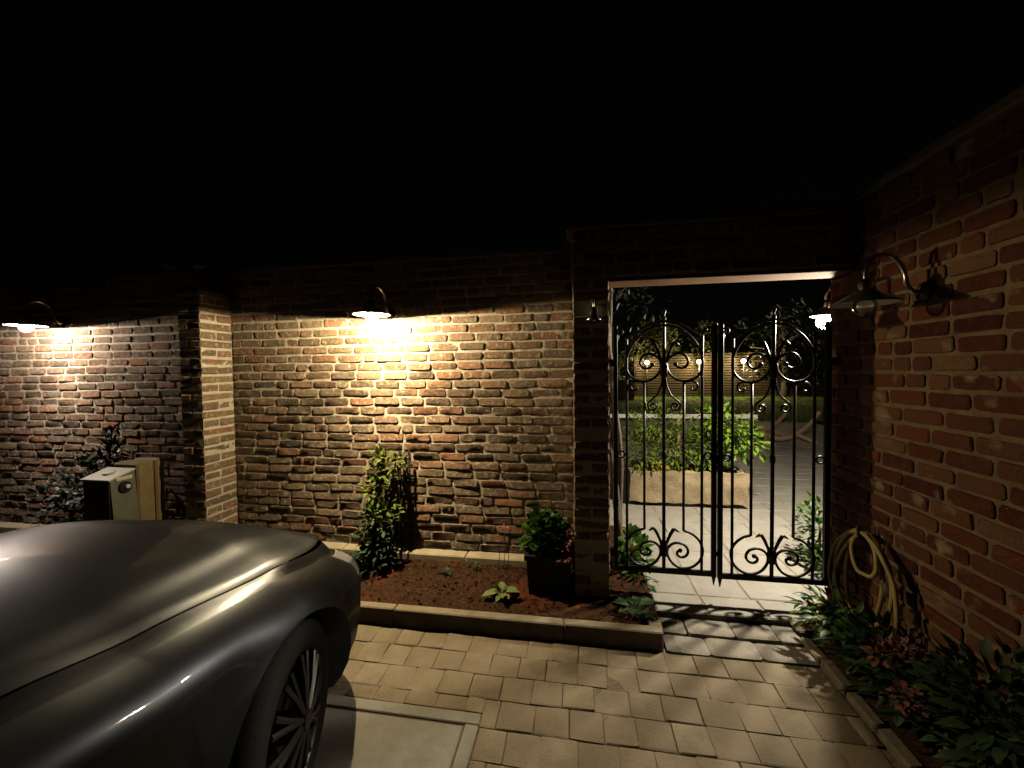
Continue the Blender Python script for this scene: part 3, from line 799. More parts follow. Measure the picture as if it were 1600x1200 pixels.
for k_ in (-.45, .12):
    MB().tube(catmull([(CX+k_,CYA-.50,.90),(CX+k_+.25,CYA-.60,.955),(CX+k_+.5,CYA-.67,.975)],4), .008, 6).build('wiper', 'plastic_black', car)
# dark inner structure
mb = MB(); mb.box((CX-.60,CYA-3.4,.19),(CX+.60,CYA+.50,.56)); mb.box((CX-.66,CYA-2.3,.2),(CX+.66,CYA-.42,.6)); mb.build('underbody', 'cardark', car, smooth=False)
MB().box((CX-.69,CYA-.95,.60),(CX+.69,CYA-.42,.815)).build('cowl', 'plastic_black', car, smooth=False)
# cabin: belt loop to roof loop
def cab_loop(k, n=80):
    z = interp(k, [(0,.88),(.25,1.0),(.6,1.22),(.85,1.36),(.95,1.405),(1,1.42)])
    q = (z-.88)/.5
    a = interp(k, [(0,.775),(.25,.745),(.6,.66),(.85,.575),(.95,.50),(1,.38)])
    yf = interp(k, [(0,-.54),(.25,-.76),(.6,-1.06),(.85,-1.36),(.95,-1.52),(1,-1.72)]); yr = interp(k, [(0,-3.02),(.25,-2.92),(.6,-2.74),(.85,-2.58),(.95,-2.45),(1,-2.25)])
    out = []
    for i in range(n):
        an = 2*math.pi*i/n; c, s = math.cos(an), math.sin(an); N = 5.5
        out.append((CX+math.copysign(abs(c)**(2/N),c)*a, CYA+(yf+yr)/2+math.copysign(abs(s)**(2/N),s)*(yf-yr)/2, z))
    return out
ks = [0,.06,.12,.25,.4,.55,.68,.76,.82,.88,.94,1]
loops = [cab_loop(k) for k in ks]; n = 80
def band(k0, k1, cond, nm, m, off=0):
    mb = MB(); mb.v = [p for l_ in loops for p in l_]
    for k in range(k0, k1):
        for i in range(n):
            if cond(i): mb.f.append((k*n+i, k*n+(i+1)%n, (k+1)*n+(i+1)%n, (k+1)*n+i))
    if k1 == len(ks)-1: mb.f.append(tuple((len(ks)-1)*n+i for i in range(n)))
    used = sorted(set(i for f in mb.f for i in f)); mp = {o: i for i, o in enumerate(used)}
    mb2 = MB(); mb2.v = [mb.v[i] for i in used]; mb2.f = [tuple(mp[i] for i in f) for f in mb.f]
    return mb2.build(nm, m, car, sharp=45)
band(7, 11, lambda i: True, 'roof', 'carpaint')
def ispillar(i):
    x, y, z = loops[3][i]; x -= CX; y -= CYA
    return (abs(x) > .62 and (y > -.96 or y < -2.72)) or (abs(x) > .66 and -1.93 < y < -1.83)
for sx_ in (1, -1):
    for ya, yb in ((-1.2, 0), (-2.2, -1.2), (-4, -2.2)):
        band(0, 7, lambda i: ispillar(i) and (loops[3][i][0]-CX)*sx_ > 0 and ya < loops[3][i][1]-CYA <= yb, 'roof_pillar', 'plastic_black')
def isfront(i): x, y, z = loops[3][i]; return y-CYA > -1.3 and abs(x-CX) < .70
def isrear(i): x, y, z = loops[3][i]; return y-CYA < -2.6 and abs(x-CX) < .70
band(0, 7, lambda i: not ispillar(i) and isfront(i), 'windscreen', 'car_glass')
band(0, 7, lambda i: not ispillar(i) and isrear(i), 'rear_window', 'car_glass')
band(0, 7, lambda i: not ispillar(i) and not isfront(i) and not isrear(i) and loops[3][i][0] > CX, 'side_window', 'car_glass')
band(0, 7, lambda i: not ispillar(i) and not isfront(i) and not isrear(i) and loops[3][i][0] < CX, 'side_window', 'car_glass')
MB().box((CX-.62,CYA-2.8,.5),(CX+.62,CYA-.95,.86)).build('interior', 'cardark', car, smooth=False)
# deck strips beside the cabin and boot lid
def deck(a, b):
    y = -.62+(-3.44+.62)*b; h = hw(y,.115); x = h*(2*a-1); return (CX+x, CYA+y, zs(y)-.004+.012*(1-(2*a-1)**2))
MB().grid(lambda a, b: deck(a, .80+.20*b), 20, 10).build('boot_lid', 'carpaint', car)
MB().grid(lambda a, b: deck(a, .03+.78*b), 20, 20).build('belt_deck', 'cardark', car)
# lamps, grille, mirrors, handles
def surf_patch(t0, t1, z0, z1, nm, m, off=.004, nu=16, nv=6, par=car):
    mb = MB()
    def fn(a, b):
        t = t0+(t1-t0)*a; x0, y0 = plan(t, 0); zt = zs(y0); z = (z0+(min(z1, zt-.012)-z0)*b)
        top = (z-(zt-.17))/.17; ins = interp(z, INS)
        if top > 0: ins = max(ins,.004)+.100*top**2.6
        x, y = plan(t, ins-off); return (CX+x, CYA+y, z)
    return mb.grid(fn, nu, nv).build(nm, m, par)
for sd in (1, -1):
    f = (lambda t: t) if sd > 0 else (lambda t: .5-t)
    h = surf_patch(f(.122), f(.185), .545, .69, 'headlight', 'lens_glass', .005)
    surf_patch(f(.125), f(.182), .55, .685, 'reflector', 'reflector', .0015, par=h)
for sd in (1, -1):
    f = (lambda t: t) if sd > 0 else (lambda t: .5-t)
    surf_patch(f(.1035), f(.245), .505, .511, 'bumper_seam', 'cardark', .0015, 40, 1)
surf_patch(.205, .295, .50, .60, 'grille', 'plastic_black', .004)
surf_patch(.20, .30, .24, .34, 'air_intake', 'plastic_black', .004)
for sd in (1, -1):
    f = (lambda t: t) if sd > 0 else (lambda t: .5-t)
    surf_patch(f(.815)%1, f(.865)%1, .60, .74, 'tail_light', 'terracotta', .004)
    x = CX+sd*.93; MB().sphere((x, CYA-.98, .97), .1, 14, 10, (.95,.55,.62)).build('mirror', 'carpaint', car)
    for yy in (-1.55, -2.45): MB().bbox((CX+sd*.885-.012, CYA+yy-.09, .70), (CX+sd*.885+.012, CYA+yy+.09, .73), .006).build('door_handle', 'carpaint', car, sharp=30)
# wheels
def wheel(x, y, side, steer=0):
    n0 = len(bpy.data.objects)
    wl = MB().lathe([(.001,.035),(.03,.034),(.034,.02),(.034,-.08)], (x,y,ZW), 20, 'X', Matrix.Diagonal((side,1,1))).build('wheel', 'alloy', car, sharp=40)
    Ms = Matrix.Diagonal((side,1,1))
    MB().lathe([(.206,-.19),(.222,-.20),(.27,-.205),(.302,-.195),(.316,-.165),(.318,-.10),(.316,-.035),(.302,-.004),(.27,.008),(.228,.003),(.212,-.006),(.206,-.02)], (x,y,ZW), 56, 'X', Ms).build('tyre', 'rubber', wl)
    mb = MB().lathe([(.205,-.18),(.198,-.03),(.206,-.004),(.214,.002),(.216,-.006)], (x,y,ZW), 56, 'X', Ms)
    for k in range(10):
        for d in (-.11,.11):
            a = 2*math.pi*k/10; a2 = a+d
            p0 = Vector((x+side*.022, y+.03*math.cos(a), ZW+.03*math.sin(a))); p1 = Vector((x+side*.012, y+.12*math.cos(a+d*.7), ZW+.12*math.sin(a+d*.7))); p2 = Vector((x-side*.004, y+.203*math.cos(a2), ZW+.203*math.sin(a2)))
            mb.tube([p0,p1,p2], [.010,.009,.010], 6)
    mb.build('rim', 'alloy', wl, sharp=40)
    MB().lathe([(.14,-.07),(.001,-.07)], (x,y,ZW), 28, 'X', Ms).build('brake_disc', 'cardark', wl)
    if steer:
        # turn every mesh of the wheel about its own vertical axis
        c = Vector((x-side*.1, y, 0))-wloc(car); M = Matrix.Translation(c) @ Matrix.Rotation(steer, 4, 'Z') @ Matrix.Translation(-c)
        for o in [wl]+list(wl.children): o.data.transform(M)
for sd in (1, -1):
    for yw in (FW, -WB): wheel(CX+sd*.845, CYA+yw, sd, R(15) if yw == FW else 0)

# ================================================================== UTILITY BOX
th = empty('utility_box', (-3.38, 2.45, 0), 'squat grey-green box with black dial and sloping pale top behind the bonnet', 'box')
ux0, ux1, uy0, uy1 = -3.50, -3.27, 2.30, 2.46
def prism(y0, y1, za, zb, x0, x1, lean=0): 
    return MB().add([(x0,y0,.02),(x1+lean,y0,.02),(x1+lean,y1,.02),(x0,y1,.02),(x0,y0,za),(x1,y0,za),(x1,y1,zb),(x0,y1,zb)], [(0,3,2,1),(4,5,6,7),(0,1,5,4),(1,2,6,5),(2,3,7,6),(3,0,4,7)])
prism(uy0, uy1, .752, .796, ux0, ux1, .05).build('housing', 'hood_grey', th, smooth=False)
MB().box((ux0+.004,uy0-.006,.03),(ux1-.004,uy0-.001,.735)).build('front_shade_sheet', 'front_shade', th, smooth=False)  # dark sheet paints the shade on the face turned from the lamp
tp = MB().add([(ux0-.012,uy0-.014,.7525),(ux1+.008,uy0-.014,.7525),(ux1+.008,uy1,.8005),(ux0-.012,uy1,.8005),(ux0-.012,uy0-.014,.764),(ux1+.008,uy0-.014,.764),(ux1+.008,uy1,.812),(ux0-.012,uy1,.812)], [(0,3,2,1),(4,5,6,7),(0,1,5,4),(1,2,6,5),(2,3,7,6),(3,0,4,7)]).build('top_plate', 'plate_white', th, smooth=False)
MB().lathe([(.036,-.004),(.036,.012),(.032,.016),(.0001,.018)], (-3.385,2.38,.787), 20, 'Z', Matrix.Rotation(R(15.5),3,'X')).build('button', 'plate_white', tp, sharp=40)
MB().bbox((-3.47,uy1+.001,.02),(-3.245,2.585,.845),.012).build('rear_panel', 'panel_tan', th, sharp=30)
MB().bbox((-3.46,2.590,.02),(-3.242,2.66,.85),.012).build('rear_panel', 'panel_tan', th, sharp=30)
lean = lambda z: ux1+.05*(1-(z-.02)/.75)
dl = MB().lathe([(.042,-.01),(.042,.008),(.038,.012),(.0001,.012)], (lean(.69)+.004,2.385,.69), 24, 'X').build('dial', 'plastic_black', th, sharp=40)
MB().lathe([(.016,.0),(.015,.020),(.0001,.022)], (lean(.69)+.008,2.392,.695), 16, 'X').build('knob', 'plate_white', dl, sharp=40)
MB().bbox((lean(.755)-.004,2.335,.742),(lean(.755)+.006,2.44,.768),.002).build('name_plate', 'plate_white', th, sharp=30)

# ================================================================== PLANTS
def foliage(mb, c, rad, n, L, W, rng, up=.4, shell=.5, droop=.2, zmin=None):
    c = Vector(c)
    for _ in range(n):
        d = Vector((rng.gauss(0,1), rng.gauss(0,1), rng.gauss(0,1))); d = d.normalized() if d.length > .01 else Vector((0,0,1))
        k = rng.random()**shell
        p = c+Vector((d.x*rad[0], d.y*rad[1], d.z*rad[2]))*k
        if zmin is not None and p.z < zmin: continue
        o = (d+Vector((rng.uniform(-.8,.8), rng.uniform(-.8,.8), rng.uniform(-.5,.5)+up))).normalized()
        s = rng.uniform(.65,1.25)
        mb.leaf(p, o, Vector((rng.uniform(-.4,.4), rng.uniform(-.4,.4), 1)), L*s, W*s, droop)
# climbing shrub on the lit wall
r = random.Random(41)
th = empty('climbing_shrub', (-1.42, 2.74, .1), 'leafy climbing shrub with glossy leaves against the lit brick wall', 'shrub')
for i, (dx, hh) in enumerate(((-.05,.82),(.0,.9),(.07,.86),(.13,.80))):
    MB().tube(catmull([(-1.45+dx*.4,2.70,.08),(-1.45+dx,2.74,.35),(-1.46+dx*1.1+r.uniform(-.02,.02),2.80,.6),(-1.45+dx*1.3,2.84,hh)],5), [.008]*8+[.006]*8, 6).build('stem', 'bark_dark', th)
mb = MB()
for (c, rad, n) in (((-1.47,2.77,.74),(.09,.07,.14),54),((-1.51,2.73,.60),(.10,.08,.12),56),((-1.36,2.83,.82),(.06,.05,.08),34),((-1.50,2.82,.86),(.05,.05,.05),24),((-1.42,2.70,.48),(.13,.10,.10),60)):
    foliage(mb, c, rad, n, .052, .032, r, .2)
mb.build('foliage', 'leaf_yel', th, kind='stuff')
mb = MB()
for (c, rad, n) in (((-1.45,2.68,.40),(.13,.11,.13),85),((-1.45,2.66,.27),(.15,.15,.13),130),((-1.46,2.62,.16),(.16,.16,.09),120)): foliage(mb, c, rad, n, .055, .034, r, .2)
mb.build('shade_toned_foliage', 'leaf_dark', th, kind='stuff')  # darker leaf colour stands in for the shrub shading its lower leaves
th = empty('plant_stake', (-1.31, 2.86, .1), 'dark wooden stake ladder behind the climbing shrub', 'trellis')
for x in (-1.345, -1.27): MB().bbox((x-.007,2.855,.08),(x+.007,2.869,.90),.002).build('upright', 'bark_dark', th, sharp=30)
for z in (.3,.42,.54,.66,.78): MB().bbox((-1.37,2.870,z),(-1.245,2.880,z+.012),.002).build('rung', 'bark_dark', th, sharp=30)
# geranium in black planter
th = empty('planter_box', (-.17, 2.66, .09), 'square black planter box against the gate pillar', 'planter')
px0, px1, py0, py1 = -.318, -.035, 2.44, 2.70
mb = MB(); t = .02
def taper(z): return -.018*(1-(z-.06)/.29)
zz = [(.06,.016),(.31,.0),(.312,-.012),(.345,-.012),(.345,.012),(.30,.014)]
vs = []; 
for z, i_ in zz: vs += [(px0+i_,py0+i_,z),(px1-i_,py0+i_,z),(px1-i_,py1-i_,z),(px0+i_,py1-i_,z)]
fs = []
for k in range(len(zz)-1):
    for j in range(4): fs.append((k*4+j, k*4+(j+1)%4, (k+1)*4+(j+1)%4, (k+1)*4+j))
MB().add(vs, fs).build('tub', 'planter', th, smooth=False)
MB().box((px0+.015,py0+.015,.28),(px1-.015,py1-.015,.305)).build('potting_soil', 'soil', th, smooth=False)
th = empty('geranium', (-.17, 2.66, .31), 'bushy geranium with pink blooms growing in the black planter', 'plant')
mb = MB(); r = random.Random(43)
foliage(mb, (-.20,2.58,.42), (.17,.15,.14), 360, .05, .048, r, .5, .45, .1, .32); foliage(mb, (-.22,2.56,.50), (.12,.10,.08), 100, .05, .05, r, .6)
mb.build('foliage', 'leaf_mid', th, kind='stuff')
mb = MB()
for (c, n) in (((-.07,2.44,.42),26),((-.05,2.43,.36),22),((-.10,2.42,.33),14),((-.04,2.46,.47),14)): foliage(mb, c, (.035,.03,.03), n, .022, .018, r, .2)
mb.build('blooms', 'petal_pink', th, kind='stuff')
for c in ((-.07,2.44,.40),(-.05,2.44,.34)): MB().tube([(-.14,2.54,.33), ((c[0]-.14)/2,2.48,.40), c], .003, 5).build('stem', 'leaf_mid', th)
# young plants in bed
def rosette(name, x, y, z, n, L, W, m, label, cat, seed, tilt=.6, group=None):
    r = random.Random(seed); th = empty(name, (x,y,z), label, cat, group)
    for k in range(n):
        a = 2*math.pi*k/n+r.uniform(-.3,.3); t = tilt*r.uniform(.6,1.5); s = r.uniform(.7,1.15)
        d = Vector((math.cos(a), math.sin(a), t)); p0 = Vector((x,y,z)); p1 = p0+d.normalized()*L*.45*s
        MB().tube([p0, p1], .0025, 4).leaf(p1, Vector((d.x,d.y,d.z*.5)), (0,0,1), L*s, W*s, .35, .3).build('leaf', m, th)
    return th
rosette('hosta', -.47, 2.42, .085, 9, .085, .06, 'leaf_hosta', 'small pale green hosta growing in the middle of the soil bed', 'plant', 1, .8)
rosette('hosta', .33, 2.37, .085, 11, .10, .075, 'leaf_dark', 'dark broad-leaved plant at the end of the kerb by the gate', 'plant', 2, .7)
rosette('seedling', -.90, 2.62, .10, 9, .04, .022, 'leaf_dark', 'tiny dark seedling in the soil beside the climbing shrub', 'plant', 3, 1)
rosette('seedling', -.72, 2.72, .10, 8, .035, .02, 'leaf_dark', 'tiny dark seedling close to the stone ledge', 'plant', 4, 1)
th = empty('wild_flower', (-.52, 2.74, .1), 'thin-stemmed pink flower before the lit wall', 'plant')
for (x, h) in ((-.52,.30),(-.49,.27),(-.56,.20)): MB().tube(catmull([(x,2.74,.09),(x+.01,2.75,.09+h*.6),(x-.005,2.745,.09+h)],4), .0025, 5).build('stem', 'bark_dark', th)
mb = MB(); foliage(mb, (-.51,2.745,.375), (.035,.03,.03), 36, .018, .014, random.Random(5)); mb.build('blooms', 'petal_pink', th, kind='stuff')
# dark shrub by the left wall
th = empty('dark_shrub', (-3.85, 2.62, .1), 'dark unlit shrub standing against the wall beside the utility box', 'shrub')
mb = MB(); r = random.Random(47)
for (c, rad, n) in (((-3.92,2.60,.55),(.22,.18,.35),420),((-3.80,2.70,.85),(.09,.09,.22),150),((-4.15,2.6,.40),(.25,.2,.28),300)): foliage(mb, c, rad, n, .06, .035, r)
mb.build('foliage', 'leaf_black', th, kind='stuff'); MB().tube([(-3.88,2.62,.05),(-3.84,2.66,.5),(-3.80,2.70,1.0)], [.014,.010,.004], 6).build('stem', 'bark_dark', th)
# garden side, behind the pillar: climber with pale trunk
th = empty('wisteria', (.31, 3.15, .05), 'climber with pale twisted trunk behind the gate pillar', 'tree')
for k in range(3):
    pts = [(.33-.012*i+.02*math.sin(k*2.1+i*1.1)+.02*(k-1), 3.12+.025*math.cos(k*2.1+i*1.1), .05+i*.24) for i in range(11)]
    MB().tube(catmull(pts,4), [.026-.0003*i for i in range(41)], 8).build('trunk', 'bark', th)
mb = MB(); r = random.Random(53)
foliage(mb, (.40,3.2,2.2), (.22,.3,.32), 170, .06, .025, r); foliage(mb, (.55,3.3,1.98), (.2,.2,.16), 50, .06, .025, r, -.2)
mb.build('foliage', 'leaf_black', th, kind='stuff')
th = empty('ground_plant', (.42, 2.95, .06), 'low leafy plant at the foot of the climber', 'plant')
mb = MB(); foliage(mb, (.40,2.98,.17), (.12,.22,.13), 150, .075, .05, r, .5, .6, .2, .07); foliage(mb, (.42,2.76,.10), (.10,.10,.06), 60, .07, .02, r, .3, .6, .3, .06); mb.build('foliage', 'leaf_mid', th, kind='stuff')
# stone trough with plants
th = empty('stone_trough', (1.17, 4.45, .05), 'pale rough stone trough planter on the garden paving', 'trough')
tx0, tx1, ty0, ty1 = .56, 1.74, 4.36, 4.80
def face(fa, fb, nm='side'):
    pass
mb = MB()
def tr(a, b):
    pass
for (o, u, v, nu, nv) in (((tx0,ty0,.095),(tx1-tx0,0,0),(0,0,.325),70,20),((tx1,ty0,.095),(0,ty1-ty0,0),(0,0,.325),26,20),((tx1,ty1,.095),(tx0-tx1,0,0),(0,0,.325),40,14),((tx0,ty1,.095),(0,ty0-ty1,0),(0,0,.325),26,20),
                          ((tx0,ty0,.42),(tx1-tx0,0,0),(0,.07,0),70,4),((tx0,ty1-.07,.42),(tx1-tx0,0,0),(0,.07,0),70,4),((tx0,ty0,.42),(.07,0,0),(0,ty1-ty0,0),4,26),((tx1-.07,ty0,.42),(.07,0,0),(0,ty1-ty0,0),4,26)):
    O, U, V = Vector(o), Vector(u), Vector(v)
    def fn(a, b):
        p = O+U*a+V*b; d = Vector((noise.noise(p*9),noise.noise(p*9+Vector((5,0,0))),noise.noise(p*9+Vector((0,7,0)))))*.016
        return p+d
    mb.grid(fn, nu, nv)
mb.build('basin', 'trough', th)
MB().box((tx0+.04,ty0+.04,.10),(tx1-.04,ty1-.04,.385)).build('potting_soil', 'soil', th, smooth=False)
for x in (tx0+.12, tx1-.28): MB().bbox((x,ty0+.06,.048),(x+.16,ty1-.06,.105),.01).build('foot_block', 'trough', th, sharp=30)
r = random.Random(59)
th = empty('maple_bush', (1.45, 4.6, .38), 'bright lime-green bush in the stone trough', 'bush')
mb = MB()
for (c, rad, n) in (((1.42,4.54,.66),(.24,.2,.26),340),((1.60,4.48,.86),(.24,.18,.22),280),((1.74,4.44,.72),(.18,.15,.18),150),((1.46,4.52,1.0),(.18,.15,.13),150)): foliage(mb, c, rad, n, .085, .035, r, 0, .5, .25)
mb.build('foliage', 'leaf_lime', th, kind='stuff')
for k in range(4): MB().tube([(1.42+.03*k,4.6,.38),(1.44+.06*k,4.56,.65),(1.4+.1*k,4.52,.92)], .006, 5).build('stem', 'bark_dark', th)
th = empty('fern_bush', (.85, 4.6, .38), 'mid-green ferny bush filling the shaded end of the trough', 'bush')
mb = MB()
for (c, rad, n) in (((.72,4.50,.62),(.28,.2,.28),560),((1.06,4.56,.64),(.26,.2,.28),560),((.86,4.60,.92),(.34,.18,.20),420),((1.2,4.6,.75),(.2,.15,.25),200)): foliage(mb, c, rad, n, .075, .022, r, .3, .5, .3)
mb.build('foliage', 'leaf_yel', th, kind='stuff')
mb = MB()
for c in ((.84,4.40,.47),(.93,4.38,.445)): foliage(mb, c, (.04,.03,.04), 26, .035, .025, r)
mb.build('blooms', 'petal_yellow', th, kind='stuff')
th = empty('path_shrub', (1.78, 3.25, .05), 'small leafy shrub beside the garden path near the house corner', 'shrub')
mb = MB(); foliage(mb, (1.80,3.28,.30), (.17,.2,.24), 360, .05, .03, r, .3, .5, .2, .05); foliage(mb, (1.74,3.1,.14), (.14,.15,.10), 130, .05, .03, r, .3, .5, .2, .05)
mb.build('foliage', 'leaf_mid', th, kind='stuff'); MB().tube([(1.8,3.28,.03),(1.8,3.27,.3)], .01, 6).build('stem', 'bark_dark', th)
# white rail
th = empty('white_rail', (1.6, 6.3, .05), 'long white wooden rail on posts behind the trough bushes', 'rail')
MB().bbox((.40,6.28,.765),(2.62,6.34,.825),.006).build('top_rail', 'table_white', th, sharp=30)
for x in (.46,1.50,2.52): MB().bbox((x,6.29,.03),(x+.05,6.33,.764),.004).build('post', 'wood', th, sharp=30)
# hammock stand
th = empty('hammock_stand', (4.4, 8.8, .05), 'curved wooden hammock stand on the paving', 'hammock stand')
for oy, ox in ((0, 3.98), (.75, 3.80)):
    def arcp(t): return Vector((ox+t*.80, 8.5+oy+.25*t, .12+.50*abs(t)**2))
    MB().tube([arcp(-1+2*k/30) for k in range(31)], .045, 8, True, .6).build('arc_beam', 'wood', th, sharp=50)
    p = arcp(.42); MB().tube([p+Vector((-.05,.05,0)), p+Vector((.16,-.35,-(p.z-.085)))], .036, 8).build('foot', 'wood', th, sharp=50)
    p = arcp(-.42); MB().tube([p+Vector((.05,.05,0)), p+Vector((-.16,-.35,-(p.z-.085)))], .036, 8).build('foot', 'wood', th, sharp=50)
MB().tube([(3.98,8.5,.12),(3.80,9.25,.12)], .03, 8).build('cross_beam', 'wood', th, sharp=50)
# far fence with slats
fence = empty('slat_fence', (7, 22.6, .05), 'long horizontal slat fence at the end of the lawn', 'fence')
for k in range(17):
    z = .10+k*.135
    for x0 in (3.2, 6.2, 9.2, 12.2, 15.2): MB().box((x0+.01,22.55,z),(x0+2.99,22.58,z+.092)).build('slat', 'slat', fence, smooth=False)
for x in (3.2,6.2,9.2,12.2,15.2,18.2): MB().box((x-.05,22.582,.03),(x+.05,22.68,2.3)).build('post', 'slat', fence, smooth=False)
# garden lanterns in front of the fence
emit_mat('lantern_glow', (1,.78,.40), 30)
for (x, y, pw, lb) in ((3.75,22.2,180,'lit round garden lantern farthest from the house side, beside the brick block'), (6.38,22.15,336,'lit round garden lantern between the other two by the slat fence'), (8.55,22.2,252,'lit round garden lantern in front of the slat fence, nearest the dark trees')):
    th = empty('garden_lantern', (x,y,.05), lb, 'lantern', 'lanterns along the fence')
    MB().tube([(x,y,.03),(x,y,1.76)], .03, 8).build('post', 'iron', th); MB().lathe([(.04,1.75),(.09,1.78),(.09,1.80)], (x,y,0), 14).build('lantern_base', 'iron', th)
    MB().sphere((x,y,1.90), .11, 14, 10).build('globe', 'lantern_glow', th); MB().lathe([(.13,2.02),(.0001,2.09)], (x,y,0), 14).build('lantern_cap', 'iron', th)
    ld = bpy.data.lights.new('light_source', 'POINT'); ld.energy = pw; ld.color = (1,.76,.38); ld.shadow_soft_size = .11
    lo = bpy.data.objects.new('light_source', ld); COL.objects.link(lo); lo.parent = th; lo.location = (0,-.16,1.83)
# brick block on the lawn
th = empty('brick_block', (2.2, 20, .05), 'low pinkish brick block at the edge of the lawn', 'brick block')
r = random.Random(61)
MB().box((1.5,19.8,.03),(2.75,20.3,1.04)).build('core', 'mortar_red', th, smooth=False)
for k in range(12):
    x = 1.49-(k%2)*.1
    while x < 2.74:
        a, b = max(1.49,x), min(x+.21,2.76); x += .222
        if b-a > .03: MB().bbox((a,19.785,.05+k*.0825),(b,19.81,.05+k*.0825+.07),.004).build('brick', 'brick_red', th, sharp=30)
# trees and shrubs behind
def tree(name, x, y, h, rad, n, m, label, seed, L=.16, cat='tree', lo=.35, group=None):
    th = empty(name, (x,y,0), label, cat, group); r = random.Random(seed)
    MB().tube(catmull([(x,y,-.05),(x+.1,y,h*.3),(x-.05,y+.05,h*.6),(x,y,h*.85)],5), [rad*.10-.004*i*rad*.1 for i in range(16)], 8).build('trunk', 'bark_dark', th)
    for k in range(6):
        a = k*1.05+r.uniform(-.3,.3); z = h*(lo+.08*k); MB().tube(catmull([(x,y,z),(x+math.cos(a)*rad*.4,y+math.sin(a)*rad*.4,z+h*.1),(x+math.cos(a)*rad*.8,y+math.sin(a)*rad*.8,z+h*.13)],4), [.045*rad]*5+[.02*rad]*4, 6).build('limb', 'bark_dark', th)
    mb = MB()
    for k in range(14):
        d = Vector((r.uniform(-1,1), r.uniform(-1,1), r.uniform(-1,1)))*.75
        foliage(mb, (x+d.x*rad, y+d.y*rad, h*(lo+1)/2+d.z*h*(1-lo)/2), (rad*.45,rad*.45,rad*.36), n//14, L, L*.5, r)
    mb.build('crown', m, th, kind='stuff')
TG = 'trees beyond the garden fence'
tree('garden_tree', 3.9, 23.6, 4.2, 1.6, 2600, 'leaf_olive', 'olive-lit tree behind the lantern beside the brick block', 71, .2, group=TG)
tree('garden_tree', 6.6, 24.0, 4.0, 1.7, 2600, 'leaf_olive', 'olive-lit tree overhanging the slat fence behind the middle lantern', 72, .2, group=TG)
tree('garden_tree', 10.4, 22.0, 4.6, 2.0, 2400, 'leaf_black', 'dark tree in front of the slat fence near the last lantern', 73, .22, lo=.2, group=TG)
tree('garden_tree', 7.0, 12.5, 3.6, 1.5, 2600, 'leaf_black', 'dark unlit tree behind the hammock stand', 74, .16, lo=.22, group=TG)
tree('flower_bush', 2.2, 21.3, 2.3, .8, 1200, 'leaf_olive', 'pale flowering bush rising behind the brick block', 75, .12, 'bush', .15)
tree('wall_tree', -4.6, 4.6, 2.78, .85, 1200, 'leaf_dark', 'tree behind the garden wall with a few leaves above the coping', 76, .09, lo=.40)

# ================================================================== HOSE and right bed
th = empty('garden_hose', (1.46, 2.24, .6), 'tan garden hose coiled on a hook on the red brick wall', 'hose')
r = random.Random(83); pts = []
HX, HY, HZ = 1.455, 2.27, .655
# hanging loops, all crossing over the hook
loops_ = [(.25,.46,.05),(.17,.50,.06),(.24,.47,-.06),(.095,.19,-.05),(.19,.53,-.09)]
for (wd, dr, sh) in loops_:
    dx = r.uniform(-.022,.006)
    for k in range(16):
        a = 2*math.pi*k/16
        yy = HY-.02+sh*(1-math.cos(a))/2-wd*math.sin(a)*(.80+.20*(1-math.cos(a))/2); zz_ = HZ-dr*(1-math.cos(a))/2-(.0 if wd > .15 else 0)
        pts.append((HX+dx+r.uniform(-.004,.004)-.03*(1-math.cos(a))/2, yy, zz_+r.uniform(-.006,.006)))
pts.append((HX-.02, HY, HZ)); pts += [(HX-.03,HY+.12,.50),(HX-.04,HY+.17,.30),(HX-.06,HY+.10,.12)]
MB().tube(catmull(pts,4), .0098, 8).build('hose_line', 'hose', th)
MB().tube([(HX-.02,HY-.175,HZ-.17),(HX-.022,HY-.20,HZ-.23)], .022, 8).build('hose_coupling', 'hose_joint', th)
MB().tube(catmull([(RX,HY,HZ-.03),(RX-.06,HY,HZ-.035),(RX-.09,HY,HZ-.02),(RX-.095,HY,HZ+.03)],4), .008, 8).build('hook', 'iron', th)
MB().tube([(RX-.006,HY-.03,HZ-.03),(RX-.006,HY+.03,HZ-.03)], .012, 8).build('hook_plate', 'iron', th)
# bed edging and soil
soil_bed(1.25, RX+.005, -.6, 2.58, lambda b: .04, 'flower_bed', 16, 160)
edge = empty('bed_edging', (1.23, 1.2, 0), kind='structure')
r = random.Random(89); y = 2.55
while y > -.6:
    L = .20*r.uniform(.9,1.1); MB().bbox((1.202+r.uniform(-.006,.006), y-L+.006, -.05), (1.256, y-.006, .035+r.uniform(-.012,.012)), .008, .003, r).build('edging_brick', 'joint_sand', edge, sharp=35); y -= L
th = empty('flower_pot', (1.36, 2.36, .03), 'weathered terracotta pot under the coiled hose', 'pot')
MB().lathe([(.001,.035),(.075,.035),(.095,.13),(.112,.132),(.114,.165),(.10,.165),(.095,.13),(.001,.13)], (1.36,2.36,0), 28).build('pot_body', 'terracotta', th, sharp=40)
th = empty('pot_plant', (1.36, 2.36, .2), 'green leafy plant growing in the terracotta pot', 'plant')
mb = MB(); r = random.Random(97); foliage(mb, (1.32,2.28,.20), (.16,.17,.08), 190, .07, .028, r, .1, .6, .35, .12); mb.build('foliage', 'leaf_mid', th, kind='stuff')
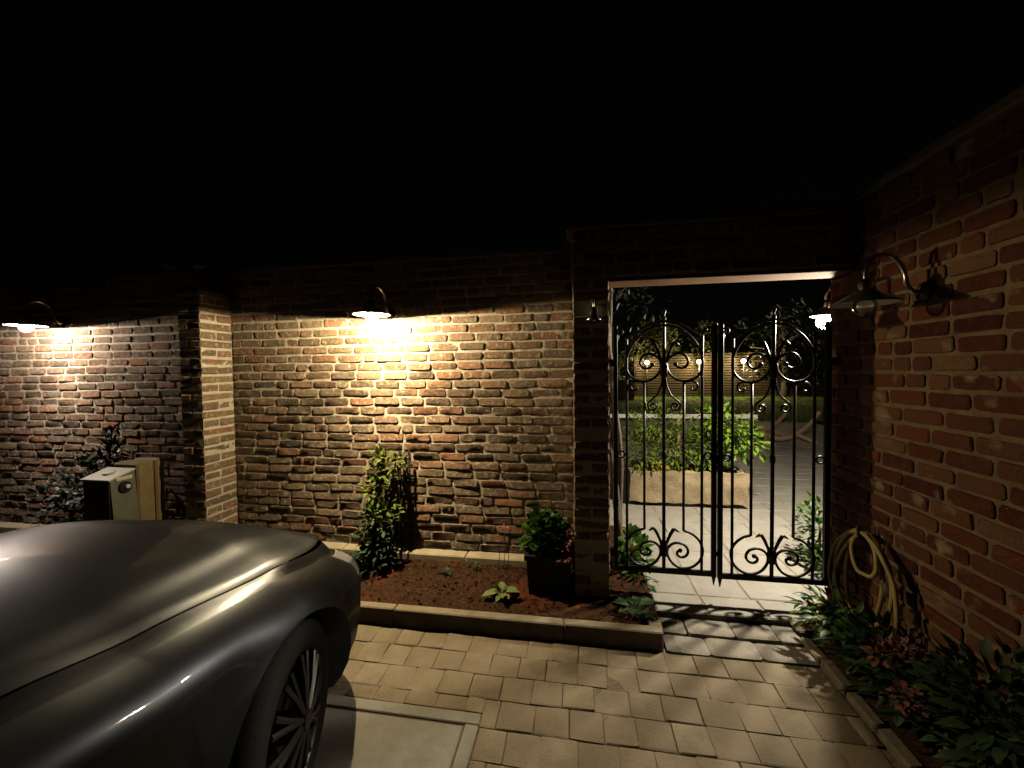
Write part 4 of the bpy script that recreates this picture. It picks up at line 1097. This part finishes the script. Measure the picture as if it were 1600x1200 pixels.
def strap(x, y, n, L, m, label, seed, pink=0, cat='plant'):
    r = random.Random(seed); th = empty('strap_leaf_plant', (x,y,.04), label, cat)
    for k in range(n):
        a = r.uniform(0, 6.28); l = L*r.uniform(.6,1.1); w = r.uniform(.008,.016); mb = MB()
        d = Vector((math.cos(a)*.8-.15, math.sin(a), 0)); s = Vector((-d.y, d.x, 0)).normalized(); p = Vector((x+r.uniform(-.04,.04), y+r.uniform(-.05,.05), .03)); q = []
        for i in range(7):
            t = i/6; c = p+d*(l*.75*t*t*.9+l*.12*t)+Vector((0,0,l*(1.25*t-.85*t*t))); ww = w*(1-t**3)+.001
            if c.x > RX-.02: c.x = RX-.02-r.uniform(0,.02)
            q += [c-s*ww, c+Vector((0,0,-.003)), c+s*ww]
        mb.add(q, [f for i in range(6) for f in ((i*3,i*3+1,i*3+4,i*3+3),(i*3+1,i*3+2,i*3+5,i*3+4))]).build('leaf', m, th)
    if pink:
        for k in range(pink):
            c = Vector((x+r.uniform(-.16,.05), y+r.uniform(-.14,.14), r.uniform(.26,.42))); mb = MB(); foliage(mb, c, (.05,.05,.04), 60, .028, .024, r); b = mb.build('bloom', 'petal_dull', th, kind='stuff')
            MB().tube([(x,y,.05), (c+Vector((x,y,.2)))*.5, c], .003, 5).build('stem', 'leaf_dark', th)
strap(1.38, 2.06, 34, .34, 'leaf_dark', 'dark strap-leaved clump below the coiled hose', 1)
strap(1.36, 1.74, 30, .36, 'leaf_dark', 'strap-leaved clump with dull pink blooms in the bed by the red wall', 2, 5)
strap(1.38, 1.40, 34, .44, 'leaf_dark', 'tall dark strap-leaved clump beside the pink-flowering one', 3)
strap(1.38, 1.02, 30, .42, 'leaf_dark', 'dark strap-leaved clump at the yard end of the bed', 4)

th = empty('border_shrub', (1.36, 1.28, .04), 'dense dark shrub filling the bed at the foot of the red wall', 'shrub')
mb = MB(); r = random.Random(101)
for (c, rad, n) in (((1.36,1.50,.30),(.13,.22,.26),380),((1.36,1.15,.36),(.14,.28,.34),480),((1.37,1.95,.18),(.12,.25,.14),260)): foliage(mb, c, rad, n, .075, .032, r, .2, .5, .3, .05)
mb.build('foliage', 'leaf_dark', th, kind='stuff'); MB().tube([(1.37,1.25,.03),(1.37,1.24,.5)], .012, 6).build('stem', 'bark_dark', th)
